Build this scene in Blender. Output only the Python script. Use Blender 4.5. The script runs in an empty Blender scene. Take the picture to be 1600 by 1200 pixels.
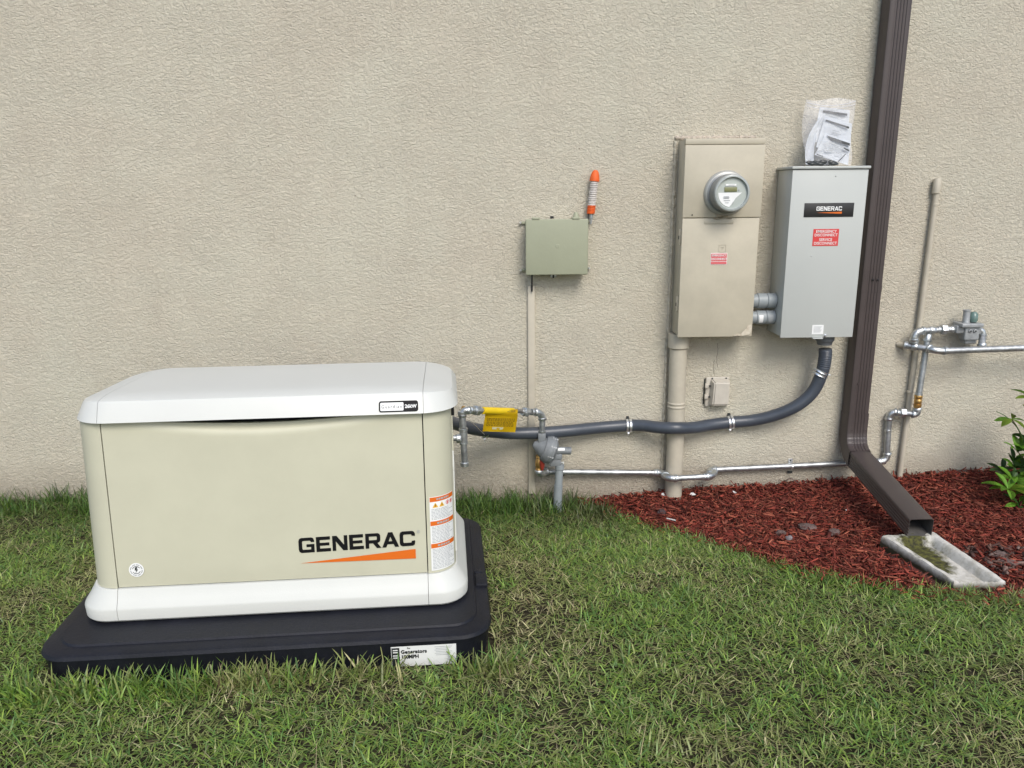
import bpy, bmesh, math, random
import numpy as np
from mathutils import Vector, Matrix, noise
from mathutils.geometry import tessellate_polygon
PI = math.pi
random.seed(7); rng = np.random.default_rng(7)
scene = bpy.context.scene
C = scene.collection

# ------------------------------------------------------------------ camera
F_PX = 1200.0; PITCH = .2409; YAW = .023; ROLL = -.009
CAM = Vector((0, -3.7101, 1.3491))
_fw = Vector((math.sin(YAW)*math.cos(PITCH), math.cos(YAW)*math.cos(PITCH), -math.sin(PITCH)))
_r0 = Vector((math.cos(YAW), -math.sin(YAW), 0)); _u0 = _r0.cross(_fw)
_r = math.cos(ROLL)*_r0 + math.sin(ROLL)*_u0; _u = -math.sin(ROLL)*_r0 + math.cos(ROLL)*_u0
cd = bpy.data.cameras.new('camera'); cam = bpy.data.objects.new('camera', cd); C.objects.link(cam)
cd.sensor_fit = 'HORIZONTAL'; cd.sensor_width = 36; cd.lens = 36*F_PX/1600
cd.clip_start = .05; cd.clip_end = 500
M = Matrix((( _r.x, _u.x, -_fw.x, CAM.x), (_r.y, _u.y, -_fw.y, CAM.y), (_r.z, _u.z, -_fw.z, CAM.z), (0, 0, 0, 1)))
cam.matrix_world = M
scene.camera = cam

# ------------------------------------------------------------------ light
SUN_EL = math.radians(44); SUN_AZ = math.radians(165)     # azimuth clockwise from +Y (the house wall faces -Y)
w = bpy.data.worlds.new('World'); scene.world = w; w.use_nodes = True
nt = w.node_tree; bg = nt.nodes['Background']
sky = nt.nodes.new('ShaderNodeTexSky'); sky.sky_type = 'NISHITA'; sky.sun_disc = False
sky.sun_elevation = SUN_EL; sky.sun_rotation = SUN_AZ; sky.dust_density = 2.0; sky.air_density = 1.0; sky.ozone_density = 1.0
nt.links.new(sky.outputs[0], bg.inputs[0]); bg.inputs[1].default_value = .13
sd = bpy.data.lights.new('sun', 'SUN'); sun = bpy.data.objects.new('sun', sd); C.objects.link(sun)
sd.energy = 1.5; sd.angle = math.radians(26); sd.color = (1, .965, .90)
sdir = Vector((math.sin(SUN_AZ)*math.cos(SUN_EL), math.cos(SUN_AZ)*math.cos(SUN_EL), math.sin(SUN_EL)))
sun.rotation_euler = sdir.to_track_quat('Z', 'Y').to_euler(); sun.location = (0, -5, 8)
vs = scene.view_settings
vs.view_transform = 'Standard'; vs.look = 'None'; vs.gamma = 1; vs.exposure = 0.55; vs.use_curve_mapping = False

# ------------------------------------------------------------------ helpers
def ray(px, py): return _fw + _r*((px-800)/F_PX) - _u*((py-600)/F_PX)
def W(px, py, d=0.0):            # point of the vertical plane d metres in front of the wall face
    v = ray(px, py); t = (-d-CAM.y)/v.y; return CAM + v*t
def Z(px, py, z=0.0):
    v = ray(px, py); t = (z-CAM.z)/v.z; return CAM + v*t

def link(o, parent=None):
    C.objects.link(o)
    if parent: o.parent = parent
    return o
def finish(me, angle=40):
    for p in me.polygons: p.use_smooth = True
    me.set_sharp_from_angle(angle=math.radians(angle))
def mesh_of(bm, name, m, angle=40):
    me = bpy.data.meshes.new(name); bmesh.ops.recalc_face_normals(bm, faces=bm.faces); bm.to_mesh(me); bm.free()
    for mm in (m if isinstance(m, (list, tuple)) else [m]): me.materials.append(mm)
    finish(me, angle); return me
def world_loc(o):
    v = Vector((0, 0, 0))
    while o: v = v + o.location; o = o.parent
    return v
def part(name, bm, m, parent, label=None, angle=40, local=False):
    """a part; the bmesh is in world space unless local"""
    me = mesh_of(bm, name, m, angle)
    o = bpy.data.objects.new(name, me); link(o, parent)
    if not local: me.transform(Matrix.Translation(-world_loc(parent)))
    if label: o['label'] = label
    if name.endswith('_print') or name in ('label_lettering', 'badge_lettering', 'label_band', 'side_louvre'): o['kind'] = 'stuff'
    return o
def thing(name, label, cat, loc, rotz=0, group=None):
    o = bpy.data.objects.new(name, None); link(o); o.location = loc; o.rotation_euler = (0, 0, rotz)
    o.empty_display_size = .05
    o['label'] = label; o['category'] = cat
    if group: o['group'] = group
    return o
def single(name, bm, m, label, cat, group=None, angle=40):
    me = mesh_of(bm, name, m, angle)
    co = [v.co for v in me.vertices]
    c = Vector((sum(v.x for v in co)/len(co), sum(v.y for v in co)/len(co), min(v.z for v in co)))
    me.transform(Matrix.Translation(-c))
    o = bpy.data.objects.new(name, me); link(o); o.location = c
    o['label'] = label; o['category'] = cat
    if group: o['group'] = group
    return o

def box(bm, x0, x1, y0, y1, z0, z1, bev=0, seg=2, mi=0):
    t = bmesh.new(); bmesh.ops.create_cube(t, size=1)
    for v in t.verts: v.co = Vector(((x0+x1)/2+v.co.x*(x1-x0), (y0+y1)/2+v.co.y*(y1-y0), (z0+z1)/2+v.co.z*(z1-z0)))
    if bev: bmesh.ops.bevel(t, geom=t.edges[:], offset=bev, segments=seg, affect='EDGES', profile=.5)
    for f in t.faces: f.material_index = mi
    merge(bm, t)
def merge(bm, t):
    me = bpy.data.meshes.new('tmp'); t.to_mesh(me); t.free(); bm.from_mesh(me); bpy.data.meshes.remove(me)
def frame(d):
    d = d.normalized(); a = Vector((0, 0, 1)) if abs(d.z) < .9 else Vector((1, 0, 0))
    x = d.cross(a).normalized(); return x, d.cross(x).normalized()
def lathe(bm, p0, p1, prof, n=20, cap=True, mi=0):
    """prof: list of (t along p0->p1 in metres if abs, radius)"""
    p0 = Vector(p0); p1 = Vector(p1); d = (p1-p0); L = d.length; d.normalize(); x, y = frame(d)
    rings = []
    for t, r in prof:
        c = p0 + d*t*L
        rings.append([bm.verts.new(c + (x*math.cos(2*PI*i/n)+y*math.sin(2*PI*i/n))*max(r, 1e-5)) for i in range(n)])
    for a, b in zip(rings, rings[1:]):
        for i in range(n): bm.faces.new((a[i], a[(i+1) % n], b[(i+1) % n], b[i])).material_index = mi
    if cap:
        bm.faces.new(rings[0]).material_index = mi; bm.faces.new(rings[-1][::-1]).material_index = mi
def cyl(bm, p0, p1, r, n=20, mi=0): lathe(bm, p0, p1, [(0, r), (1, r)], n, True, mi)
def tube(bm, pts, r, n=16, cap=True, rf=None, mi=0):
    pts = [Vector(p) for p in pts]; x = None; rings = []
    for i, p in enumerate(pts):
        d = (pts[min(i+1, len(pts)-1)] - pts[max(i-1, 0)]).normalized()
        if x is None: x, y = frame(d)
        else:
            x = (x - d*x.dot(d)).normalized(); y = d.cross(x)
        rr = rf(i) if rf else r
        rings.append([bm.verts.new(p + (x*math.cos(2*PI*k/n)+y*math.sin(2*PI*k/n))*rr) for k in range(n)])
    for a, b in zip(rings, rings[1:]):
        for k in range(n): bm.faces.new((a[k], a[(k+1) % n], b[(k+1) % n], b[k])).material_index = mi
    if cap:
        bm.faces.new(rings[0]).material_index = mi; bm.faces.new(rings[-1][::-1]).material_index = mi
def spline(pts, n=10):
    pts = [Vector(p) for p in pts]; P = [pts[0]*2-pts[1]] + pts + [pts[-1]*2-pts[-2]]; out = []
    for i in range(1, len(P)-2):
        a, b, c, d = P[i-1:i+3]
        for k in range(n):
            t = k/n
            out.append(.5*((2*b)+(c-a)*t+(2*a-5*b+4*c-d)*t*t+(3*b-a-3*c+d)*t**3))
    out.append(P[-2]); return out
def poly(bm, pts, mi=0):
    f = bm.faces.new([bm.verts.new(p) for p in pts]); f.material_index = mi; return f
def polyfill(bm, loops, fn, mi=0):
    """loops of 2d points (outer + holes) -> triangles, each point mapped to 3-D by fn"""
    L = [[Vector((p[0], p[1], 0)) for p in l] for l in loops]
    flat = [p for l in L for p in l]; vs_ = [bm.verts.new(fn(p.x, p.y)) for p in flat]
    for t in tessellate_polygon(L):
        try: bm.faces.new([vs_[i] for i in t]).material_index = mi
        except ValueError: pass
def text_loops(bm, s, size, fn, offset=0.0, mi=0, spacing=1.0, align='CENTER'):
    cu = bpy.data.curves.new('t', 'FONT'); cu.body = s; cu.size = size; cu.align_x = align; cu.align_y = 'CENTER'
    cu.offset = offset; cu.space_character = spacing; cu.resolution_u = 3
    o = bpy.data.objects.new('t', cu); C.objects.link(o)
    dg = bpy.context.evaluated_depsgraph_get(); me = o.evaluated_get(dg).to_mesh()
    vs_ = [bm.verts.new(fn(v.co.x, v.co.y)) for v in me.vertices]
    for p in me.polygons:
        try: bm.faces.new([vs_[i] for i in p.vertices]).material_index = mi
        except ValueError: pass
    o.evaluated_get(dg).to_mesh_clear(); bpy.data.objects.remove(o); bpy.data.curves.remove(cu)

# ------------------------------------------------------------------ materials
def mat(name, col, rough=.5, metal=0, var=.0, vscale=6, bump=0, bscale=60, col2=None, spec=.5, coat=0, detail=6, bdist=.01):
    m = bpy.data.materials.new(name); m.use_nodes = True; n = m.node_tree.nodes; l = m.node_tree.links
    b = n['Principled BSDF']; b.inputs['Roughness'].default_value = rough; b.inputs['Metallic'].default_value = metal
    b.inputs['Specular IOR Level'].default_value = spec; b.inputs['Coat Weight'].default_value = coat
    c = (*col, 1); b.inputs['Base Color'].default_value = c
    tc = n.new('ShaderNodeTexCoord')
    if var or col2:
        nz = n.new('ShaderNodeTexNoise'); nz.inputs['Scale'].default_value = vscale; nz.inputs['Detail'].default_value = detail
        nz.inputs['Roughness'].default_value = .65
        l.new(tc.outputs['Object'], nz.inputs['Vector'])
        rp = n.new('ShaderNodeValToRGB'); rp.color_ramp.elements[0].position = .32; rp.color_ramp.elements[1].position = .68
        if col2: rp.color_ramp.elements[0].color = (*col2, 1); rp.color_ramp.elements[1].color = c
        else:
            rp.color_ramp.elements[0].color = (*[x*(1-var) for x in col], 1); rp.color_ramp.elements[1].color = (*[min(1, x*(1+var)) for x in col], 1)
        l.new(nz.outputs[0], rp.inputs[0]); l.new(rp.outputs[0], b.inputs['Base Color'])
        mr = n.new('ShaderNodeMapRange'); mr.inputs[3].default_value = max(0, rough-.08); mr.inputs[4].default_value = min(1, rough+.1)
        l.new(nz.outputs[0], mr.inputs[0]); l.new(mr.outputs[0], b.inputs['Roughness'])
    if bump:
        n2 = n.new('ShaderNodeTexNoise'); n2.inputs['Scale'].default_value = bscale; n2.inputs['Detail'].default_value = 4
        l.new(tc.outputs['Object'], n2.inputs['Vector'])
        bp = n.new('ShaderNodeBump'); bp.inputs['Strength'].default_value = bump; bp.inputs['Distance'].default_value = bdist
        l.new(n2.outputs[0], bp.inputs['Height']); l.new(bp.outputs[0], b.inputs['Normal'])
    return m
def N(m): return m.node_tree.nodes, m.node_tree.links

cream = mat('cream_paint', (.525, .515, .395), .42, var=.035, vscale=5, bump=.02, bscale=180)
white_p = mat('white_paint', (.60, .61, .575), .38, var=.02, vscale=4, bump=.03, bscale=220)
black = mat('black', (.012, .012, .013), .6)
seam_dark = mat('dark_interior', (.02, .02, .02), .8)
pad_m = mat('black_pad_plastic', (.0095, .0105, .016), .5, var=.3, vscale=9, bump=.1, bscale=120, spec=.3)
beige_box = mat('beige_enamel', (.475, .435, .34), .5, var=.075, vscale=7, bump=.04, bscale=90)
grey_box = mat('light_grey_enamel', (.475, .495, .475), .38, var=.02, vscale=4, bump=.03, bscale=150)
green_box = mat('grey_green_plastic', (.31, .325, .23), .55, var=.04, vscale=7, bump=.05, bscale=100)
pvc_beige = mat('painted_pvc', (.47, .43, .345), .5, var=.07, vscale=12, bump=.08, bscale=60)
cover_beige = mat('outlet_cover_beige', (.50, .465, .40), .5, var=.06, vscale=20, bump=.06, bscale=80)
galv = mat('galvanised_steel', (.40, .42, .43), .42, .8, var=.35, vscale=22, bump=.12, bscale=70)
galv2 = mat('galvanised_fitting', (.55, .58, .59), .36, .9, var=.2, vscale=40, bump=.25, bscale=120)
brass = mat('brass', (.55, .34, .12), .36, .85, var=.2, vscale=40)
redm = mat('red_valve_handle', (.30, .035, .02), .55, var=.2, vscale=60)
reg_grey = mat('regulator_grey', (.19, .205, .215), .5, .0, var=.1, vscale=25, bump=.15, bscale=160)
reg_light = mat('cast_aluminium', (.33, .345, .35), .5, .3, var=.15, vscale=30, bump=.2, bscale=180)
pvc_grey = mat('grey_pvc', (.27, .30, .315), .42, var=.09, vscale=14, bump=.04, bscale=60)
flex_m = mat('liquidtight_jacket', (.055, .065, .082), .36, var=.08, vscale=14, bump=.05, bscale=60)
yellow = mat('yellow_tag', (.74, .52, .01), .42, var=.06, vscale=20)
yellow_ink = mat('yellow_tag_ink', (.16, .10, .01), .5)
orange = mat('orange', (.72, .115, .015), .6, var=.1, vscale=60)
orange_print = mat('orange_print', (.66, .135, .008), .45)
cable_w = mat('white_cable', (.66, .62, .58), .6, var=.1, vscale=60)
paper = mat('paper', (.80, .83, .86), .6, var=.04, vscale=15)
ink = mat('ink', (.02, .024, .025), .6)
ink_grey = mat('grey_ink', (.35, .37, .38), .6)
red_lab = mat('red_label', (.62, .05, .05), .45)
red_faded = mat('faded_red_label', (.62, .13, .14), .5)
white_lab = mat('white_label', (.78, .79, .78), .45, var=.03, vscale=30)
logo_black = mat('logo_black', (.006, .006, .007), .5, spec=.2)
amber = mat('amber_print', (.75, .42, .02), .5)
lcd = mat('lcd', (.20, .21, .10), .25)
meter_face = mat('meter_face', (.42, .46, .43), .45, var=.03, vscale=30)
meter_grey = mat('meter_grey', (.24, .25, .25), .4, .3)
zinc = mat('zinc_strap', (.78, .80, .82), .3, .85, var=.12, vscale=60)
bronze = mat('dark_brown_aluminium', (.058, .045, .043), .42, var=.09, vscale=8, bump=.03, bscale=50, spec=.55)
bronze_in = mat('downspout_inside', (.10, .095, .09), .7, var=.2, vscale=30)
bark_m = mat('weathered_bark', (.20, .14, .125), .85, col2=(.07, .045, .04), vscale=40, bump=.8, bscale=90)
green_glass = mat('green_cap', (.12, .19, .17), .25)
soil = mat('soil', (.06, .045, .03), .95, col2=(.028, .022, .014), vscale=30, bump=.8, bscale=60)

# stucco: broken plateaus with creases
def stucco():
    m = bpy.data.materials.new('beige_stucco'); m.use_nodes = True; n, l = N(m); b = n['Principled BSDF']
    b.inputs['Roughness'].default_value = .9; b.inputs['Specular IOR Level'].default_value = .25
    g = n.new('ShaderNodeNewGeometry')
    mp = n.new('ShaderNodeMapping'); mp.inputs['Scale'].default_value = (1, 1, 1.3); l.new(g.outputs['Position'], mp.inputs[0])
    def noise_(scale, det, ro, dist, vec=mp):
        z = n.new('ShaderNodeTexNoise'); z.inputs['Scale'].default_value = scale; z.inputs['Detail'].default_value = det
        z.inputs['Roughness'].default_value = ro; z.inputs['Distortion'].default_value = dist
        l.new(vec.outputs[0], z.inputs['Vector']); return z
    def ma(op, a, bb):
        k = n.new('ShaderNodeMath'); k.operation = op
        for i, v in enumerate((a, bb)):
            if isinstance(v, (int, float)): k.inputs[i].default_value = v
            else: l.new(v, k.inputs[i])
        return k.outputs[0]
    def crease_(scale, det, dist, wid, mscale, lo_, hi_):
        z = noise_(scale, det, .6, dist); a_ = ma('ABSOLUTE', ma('SUBTRACT', z.outputs[0], .5), 0)
        q = n.new('ShaderNodeMapRange'); q.interpolation_type = 'SMOOTHSTEP'; q.inputs[1].default_value = 0; q.inputs[2].default_value = wid; l.new(a_, q.inputs[0])
        mk = noise_(mscale, 2, .5, 0); mm = n.new('ShaderNodeMapRange'); mm.inputs[1].default_value = lo_; mm.inputs[2].default_value = hi_; l.new(mk.outputs[0], mm.inputs[0])
        return ma('MULTIPLY', ma('SUBTRACT', q.outputs[0], 1.0), mm.outputs[0])
    f1 = noise_(95, 3, .6, .15); f2 = noise_(300, 2, .6, 0); f0 = noise_(24, 2, .5, 0)
    ca = crease_(44, 4, .35, .030, 30, .34, .48); cb = crease_(84, 3, .2, .035, 26, .40, .55)
    def plateau(z, a_, b_):
        r_ = n.new('ShaderNodeMapRange'); r_.interpolation_type = 'SMOOTHSTEP'; r_.inputs[1].default_value = a_; r_.inputs[2].default_value = b_; l.new(z.outputs[0], r_.inputs[0]); return r_.outputs[0]
    big = noise_(62, 3, .6, .9); mid = noise_(128, 2, .6, .4)
    h = ma('ADD', plateau(big, .38, .60), ma('MULTIPLY', plateau(mid, .36, .60), .5))
    h = ma('ADD', h, ma('MULTIPLY', f2.outputs[0], .3)); h = ma('ADD', h, ma('MULTIPLY', ca, .25))
    pm = noise_(3.2, 3, .6, .4); pr = n.new('ShaderNodeMapRange'); pr.inputs[1].default_value = .3; pr.inputs[2].default_value = .7; pr.inputs[3].default_value = .8; pr.inputs[4].default_value = 1.12; l.new(pm.outputs[0], pr.inputs[0])
    h = ma('MULTIPLY', h, pr.outputs[0])
    bp = n.new('ShaderNodeBump'); bp.inputs['Strength'].default_value = .85; bp.inputs['Distance'].default_value = .0031
    l.new(h, bp.inputs['Height']); l.new(bp.outputs[0], b.inputs['Normal'])
    # colour: faint blotches, browner near the ground
    lo = noise_(1.3, 5, .6, .3, g); lo2 = noise_(9, 5, .7, .2, g)
    mix = n.new('ShaderNodeValToRGB'); e = mix.color_ramp.elements
    e[0].position = .3; e[0].color = (.550, .495, .400, 1); e[1].position = .7; e[1].color = (.585, .560, .458, 1)
    l.new(ma('ADD', ma('MULTIPLY', lo.outputs[0], .7), ma('MULTIPLY', lo2.outputs[0], .3)), mix.inputs[0])
    smap = n.new('ShaderNodeMapping'); smap.inputs['Scale'].default_value = (14, 1, .9); l.new(g.outputs['Position'], smap.inputs[0])
    st = noise_(1.0, 4, .6, .1, smap); sm = n.new('ShaderNodeMapRange'); sm.inputs[1].default_value = .56; sm.inputs[2].default_value = .78; sm.inputs[4].default_value = .16; l.new(st.outputs[0], sm.inputs[0])
    mxs = n.new('ShaderNodeMix'); mxs.data_type = 'RGBA'; l.new(sm.outputs[0], mxs.inputs[0]); l.new(mix.outputs[0], mxs.inputs[6]); mxs.inputs[7].default_value = (.36, .31, .25, 1)
    crease_shade = ma('MULTIPLY', ma('ADD', ca, ma('MULTIPLY', cb, .6)), -.10); mx_shade = n.new('ShaderNodeMix'); mx_shade.data_type = 'RGBA'  # creases tinted darker, standing in for self-shadowing the bump lacks
    l.new(crease_shade, mx_shade.inputs[0]); l.new(mxs.outputs[2], mx_shade.inputs[6]); mx_shade.inputs[7].default_value = (.27, .23, .18, 1); mxs = mx_shade
    # brown tint towards the wall foot, with a ragged upper edge
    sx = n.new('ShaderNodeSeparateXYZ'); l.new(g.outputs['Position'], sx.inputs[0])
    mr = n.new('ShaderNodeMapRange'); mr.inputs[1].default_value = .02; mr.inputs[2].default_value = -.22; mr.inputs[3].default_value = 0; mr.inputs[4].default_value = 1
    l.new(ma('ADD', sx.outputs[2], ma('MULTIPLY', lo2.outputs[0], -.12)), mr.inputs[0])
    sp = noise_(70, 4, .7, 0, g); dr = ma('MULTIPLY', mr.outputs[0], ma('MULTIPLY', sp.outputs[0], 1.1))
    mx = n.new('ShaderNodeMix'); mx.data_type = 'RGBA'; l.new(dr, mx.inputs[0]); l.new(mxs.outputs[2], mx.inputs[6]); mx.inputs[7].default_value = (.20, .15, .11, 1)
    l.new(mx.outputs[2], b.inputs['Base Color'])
    return m
stucco_m = stucco()

def vcol_mat(name, rough=.6, trans=.0, bump=0, spec=.3):
    m = bpy.data.materials.new(name); m.use_nodes = True; n, l = N(m); b = n['Principled BSDF']
    a = n.new('ShaderNodeAttribute'); a.attribute_name = 'tint'; l.new(a.outputs['Color'], b.inputs['Base Color'])
    b.inputs['Roughness'].default_value = rough; b.inputs['Specular IOR Level'].default_value = spec
    if trans:
        t = n.new('ShaderNodeBsdfTranslucent'); l.new(a.outputs['Color'], t.inputs[0]); mx = n.new('ShaderNodeMixShader'); mx.inputs[0].default_value = trans
        l.new(b.outputs[0], mx.inputs[1]); l.new(t.outputs[0], mx.inputs[2]); l.new(mx.outputs[0], n['Material Output'].inputs[0])
    return m
grass_m = vcol_mat('grass_blade', .42, .3, spec=.45)
mulch_m = vcol_mat('dyed_mulch', .8, 0, spec=.25)

# ------------------------------------------------------------------ ground heights
WX = [-6, -2.2, .1, .5, .877, 1.4, 1.84, 2.4, 2.8, 6]; WZ = [-.13, -.13, -.185, -.215, -.185, -.15, -.13, -.10, -.095, -.09]
TX = [0, .6, 1.1, 1.6, 30]; TZ = [-.15, -.105, -.062, -.03, -.03]
def g_np(x, y):
    t = -y; wz = np.interp(x, WX, WZ); bz = np.interp(t, TX, TZ); k = np.clip(t/1.1, 0, 1); k = k*k*(3-2*k)
    bumpy = .006*np.sin(x*5.3+y*3.1)*np.cos(y*6.1-x*2.3) + .004*np.sin(x*13+1)*np.sin(y*11)
    return wz*(1-k)+bz*k + bumpy
def g(x, y): return float(g_np(np.array([x]), np.array([y]))[0])
def H(px, py, up=0.0):
    z = -.08
    for _ in range(12): p = Z(px, py, z); z = g(p.x, min(p.y, 0))+up
    return Z(px, py, z)
bedge = [H(px, py, .02) for px, py in [(938, 790), (965, 800), (1010, 815), (1055, 828), (1100, 842), (1150, 858), (1200, 873), (1250, 887), (1300, 899), (1360, 908), (1430, 916), (1500, 922), (1600, 926), (1680, 930)]]
BX = np.array([-9, .40]+[p.x for p in bedge]+[9.0]); BT = np.array([-.2, .0]+[-p.y for p in bedge]+[1.3])
def in_mulch(x, y):             # works on arrays
    wob = .018*np.sin(x*19)+.012*np.sin(x*43+1)
    return (-y) < np.interp(x, BX, BT)+wob

# ground: one sheet, fine near the house, stretching to the horizon
xs = np.concatenate([[-120, -60, -30, -15, -8, -5], np.arange(-3.2, 3.61, .05), [5, 8, 15, 30, 60, 120]])
ys = np.concatenate([[-150, -80, -40, -20, -10, -6, -4], np.arange(-3, .051, .05), [2, 8, 20, 60, 120]])
X, Y = np.meshgrid(xs, ys); Zg = g_np(X, np.minimum(Y, 0)) - .004
vv = np.stack([X.ravel(), Y.ravel(), Zg.ravel()], 1); nx, ny = len(xs), len(ys)
fc = [(j*nx+i, j*nx+i+1, (j+1)*nx+i+1, (j+1)*nx+i) for j in range(ny-1) for i in range(nx-1)]
me = bpy.data.meshes.new('ground'); me.from_pydata(vv.tolist(), [], fc); finish(me)
gm = bpy.data.materials.new('lawn_soil'); gm.use_nodes = True; n, l = N(gm); b = n['Principled BSDF']; b.inputs['Roughness'].default_value = .95
b.inputs['Specular IOR Level'].default_value = .15
geo = n.new('ShaderNodeNewGeometry'); nz = n.new('ShaderNodeTexNoise'); nz.inputs['Scale'].default_value = 40; nz.inputs['Detail'].default_value = 6
l.new(geo.outputs['Position'], nz.inputs['Vector']); rp = n.new('ShaderNodeValToRGB'); e = rp.color_ramp.elements
e[0].position = .35; e[0].color = (.020, .017, .012, 1); e[1].position = .65; e[1].color = (.055, .05, .028, 1); l.new(nz.outputs[0], rp.inputs[0]); l.new(rp.outputs[0], b.inputs['Base Color'])
me.materials.append(gm); o = bpy.data.objects.new('ground', me); link(o); o['kind'] = 'structure'

# mulch bed soil mound, slightly above the ground
bm = bmesh.new()
xs2 = np.arange(.38, 3.6, .04); rows = 26; grid = []
for xx in xs2:
    tm = float(np.interp(xx, BX, BT)); colv = []
    for j in range(rows+1):
        t = tm*j/rows; up = .014*min(1, (1-j/rows)*5)
        colv.append(bm.verts.new((xx, -t, g(xx, -t)+up-.002)))
    grid.append(colv)
for a, b2 in zip(grid, grid[1:]):
    for j in range(rows): bm.faces.new((a[j], a[j+1], b2[j+1], b2[j]))
o = bpy.data.objects.new('mulch_bed_soil', mesh_of(bm, 'mulch_bed_soil', mat('mulch_soil', (.10, .028, .020), .95, col2=(.03, .012, .01), vscale=60, bump=.8, bscale=90))); link(o); o['kind'] = 'structure'

# ------------------------------------------------------------------ wall
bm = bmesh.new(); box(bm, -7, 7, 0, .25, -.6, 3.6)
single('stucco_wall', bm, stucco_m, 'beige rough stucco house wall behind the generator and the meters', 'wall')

wall_o = bpy.data.objects['stucco_wall']
crack_m = mat('crack_dirt', (.16, .13, .10), .95)
for pts_ in ([(1121, 536), (1122, 548), (1120, 560), (1121, 574)], [(1116, 562), (1115, 574), (1116, 588)], [(1040, 540), (1039, 575), (1041, 610), (1038, 640)]):
    bm = bmesh.new(); tube(bm, [p + Vector((random.uniform(-.002, .002), 0, 0)) for p in spline([W(a, b_, .0006) for a, b_ in pts_], 6)], .0009, 5); part('hairline_crack', bm, crack_m, wall_o)
for px, py in ((419, 228), (555, 306), (438, 400), (976, 452), (905, 232), (1500, 620)):
    bm = bmesh.new(); p = W(px, py, .0); lathe(bm, p+Vector((0, -.0015, 0)), p+Vector((0, .001, 0)), [(0, .0022), (1, .003)], 7); part('pit', bm, crack_m, wall_o)

# ------------------------------------------------------------------ generator
GX, GY, GA = -.6922, -1.5385, .0614
gen = thing('standby_generator', 'large white and cream standby generator on a black plastic pad', 'generator', (GX, GY, .08), GA)
def ring(hx, y0, y1, r, z, nc=10, nf=1):
    """rounded rectangle, ccw from above; returns list of points"""
    pts = []
    for cx, cy, a0 in ((hx-r, y0+r, -90), (hx-r, y1-r, 0), (-hx+r, y1-r, 90), (-hx+r, y0+r, 180)):
        for i in range(nc+1):
            a = math.radians(a0+90*i/nc); pts.append(Vector((cx+r*math.cos(a), cy+r*math.sin(a), z)))
    return pts
def loft(bm, rings, cap0=True, cap1=True):
    R = [[bm.verts.new(p) for p in r] for r in rings]; n = len(R[0])
    for a, b_ in zip(R, R[1:]):
        for i in range(n): bm.faces.new((a[i], a[(i+1) % n], b_[(i+1) % n], b_[i]))
    if cap0: bm.faces.new(R[0][::-1])
    if cap1: bm.faces.new(R[-1])
    return R
def cut(bm, x, keep_right, nrm=Vector((1, 0, 0))):
    geom = bm.verts[:]+bm.edges[:]+bm.faces[:]
    r = bmesh.ops.bisect_plane(bm, geom=geom, plane_co=(x, 0, 0), plane_no=nrm, clear_inner=keep_right, clear_outer=not keep_right)
    ed = [e for e in r['geom_cut'] if isinstance(e, bmesh.types.BMEdge)]
    bmesh.ops.holes_fill(bm, edges=ed, sides=0)
def slab3(make, xa, xb, gap):
    """left, middle, right pieces of a closed body"""
    out = []
    for k in range(3):
        b_ = make()
        if k == 0: cut(b_, xa-gap, False)
        elif k == 1: cut(b_, xa+gap, True); cut(b_, xb-gap, False)
        else: cut(b_, xb+gap, True)
        out.append(b_)
    return out
SB, ST = .474, .478
# skirt
def skirt():
    b_ = bmesh.new()
    loft(b_, [ring(.592, .012, .632, .085, .004), ring(.600, .004, .640, .095, .012), ring(.601, .002, .642, .095, .044), ring(.598, .004, .640, .095, .052),
              ring(.585, .016, .626, .09, .072), ring(.572, .025, .612, .085, .096), ring(.568, .028, .608, .085, .104), ring(.555, .042, .596, .08, .1045)], True, True)
    return b_
for k, b_ in enumerate(slab3(skirt, -SB, SB, .0007)): part(['skirt_corner', 'skirt_front', 'skirt_corner'][k], b_, white_p, gen, local=True, angle=28)
bm = bmesh.new(); loft(bm, [ring(.58, .02, .62, .08, .0), ring(.53, .06, .58, .06, .02), ring(.53, .06, .58, .06, .10)]); part('inner_frame', bm, seam_dark, gen, local=True)
# corner columns and side shells
def yf(z): return .032+(z-.105)/.52*.034
def shell():
    b_ = bmesh.new(); R = []
    for z in (.1055, .2, .3, .4, .5, .640):
        hx = .564-(z-.105)*.004; R.append(ring(hx, yf(z), .605, .085, z, 12))
    loft(b_, R); return b_
L_, M_, R_ = slab3(shell, -SB, SB, .0016)
M_.free()
part('corner_panel', L_, cream, gen, local=True, angle=30); right_corner = part('corner_panel', R_, cream, gen, local=True, angle=30)
# back and the dark inside
bm = bmesh.new(); box(bm, -SB+.003, SB-.003, .14, .60, .106, .63); part('inner_cabinet', bm, seam_dark, gen, local=True)
bm = bmesh.new(); box(bm, -SB+.003, SB-.003, .601, .607, .126, .61, .001); part('back_panel', bm, cream, gen, local=True)
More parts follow.
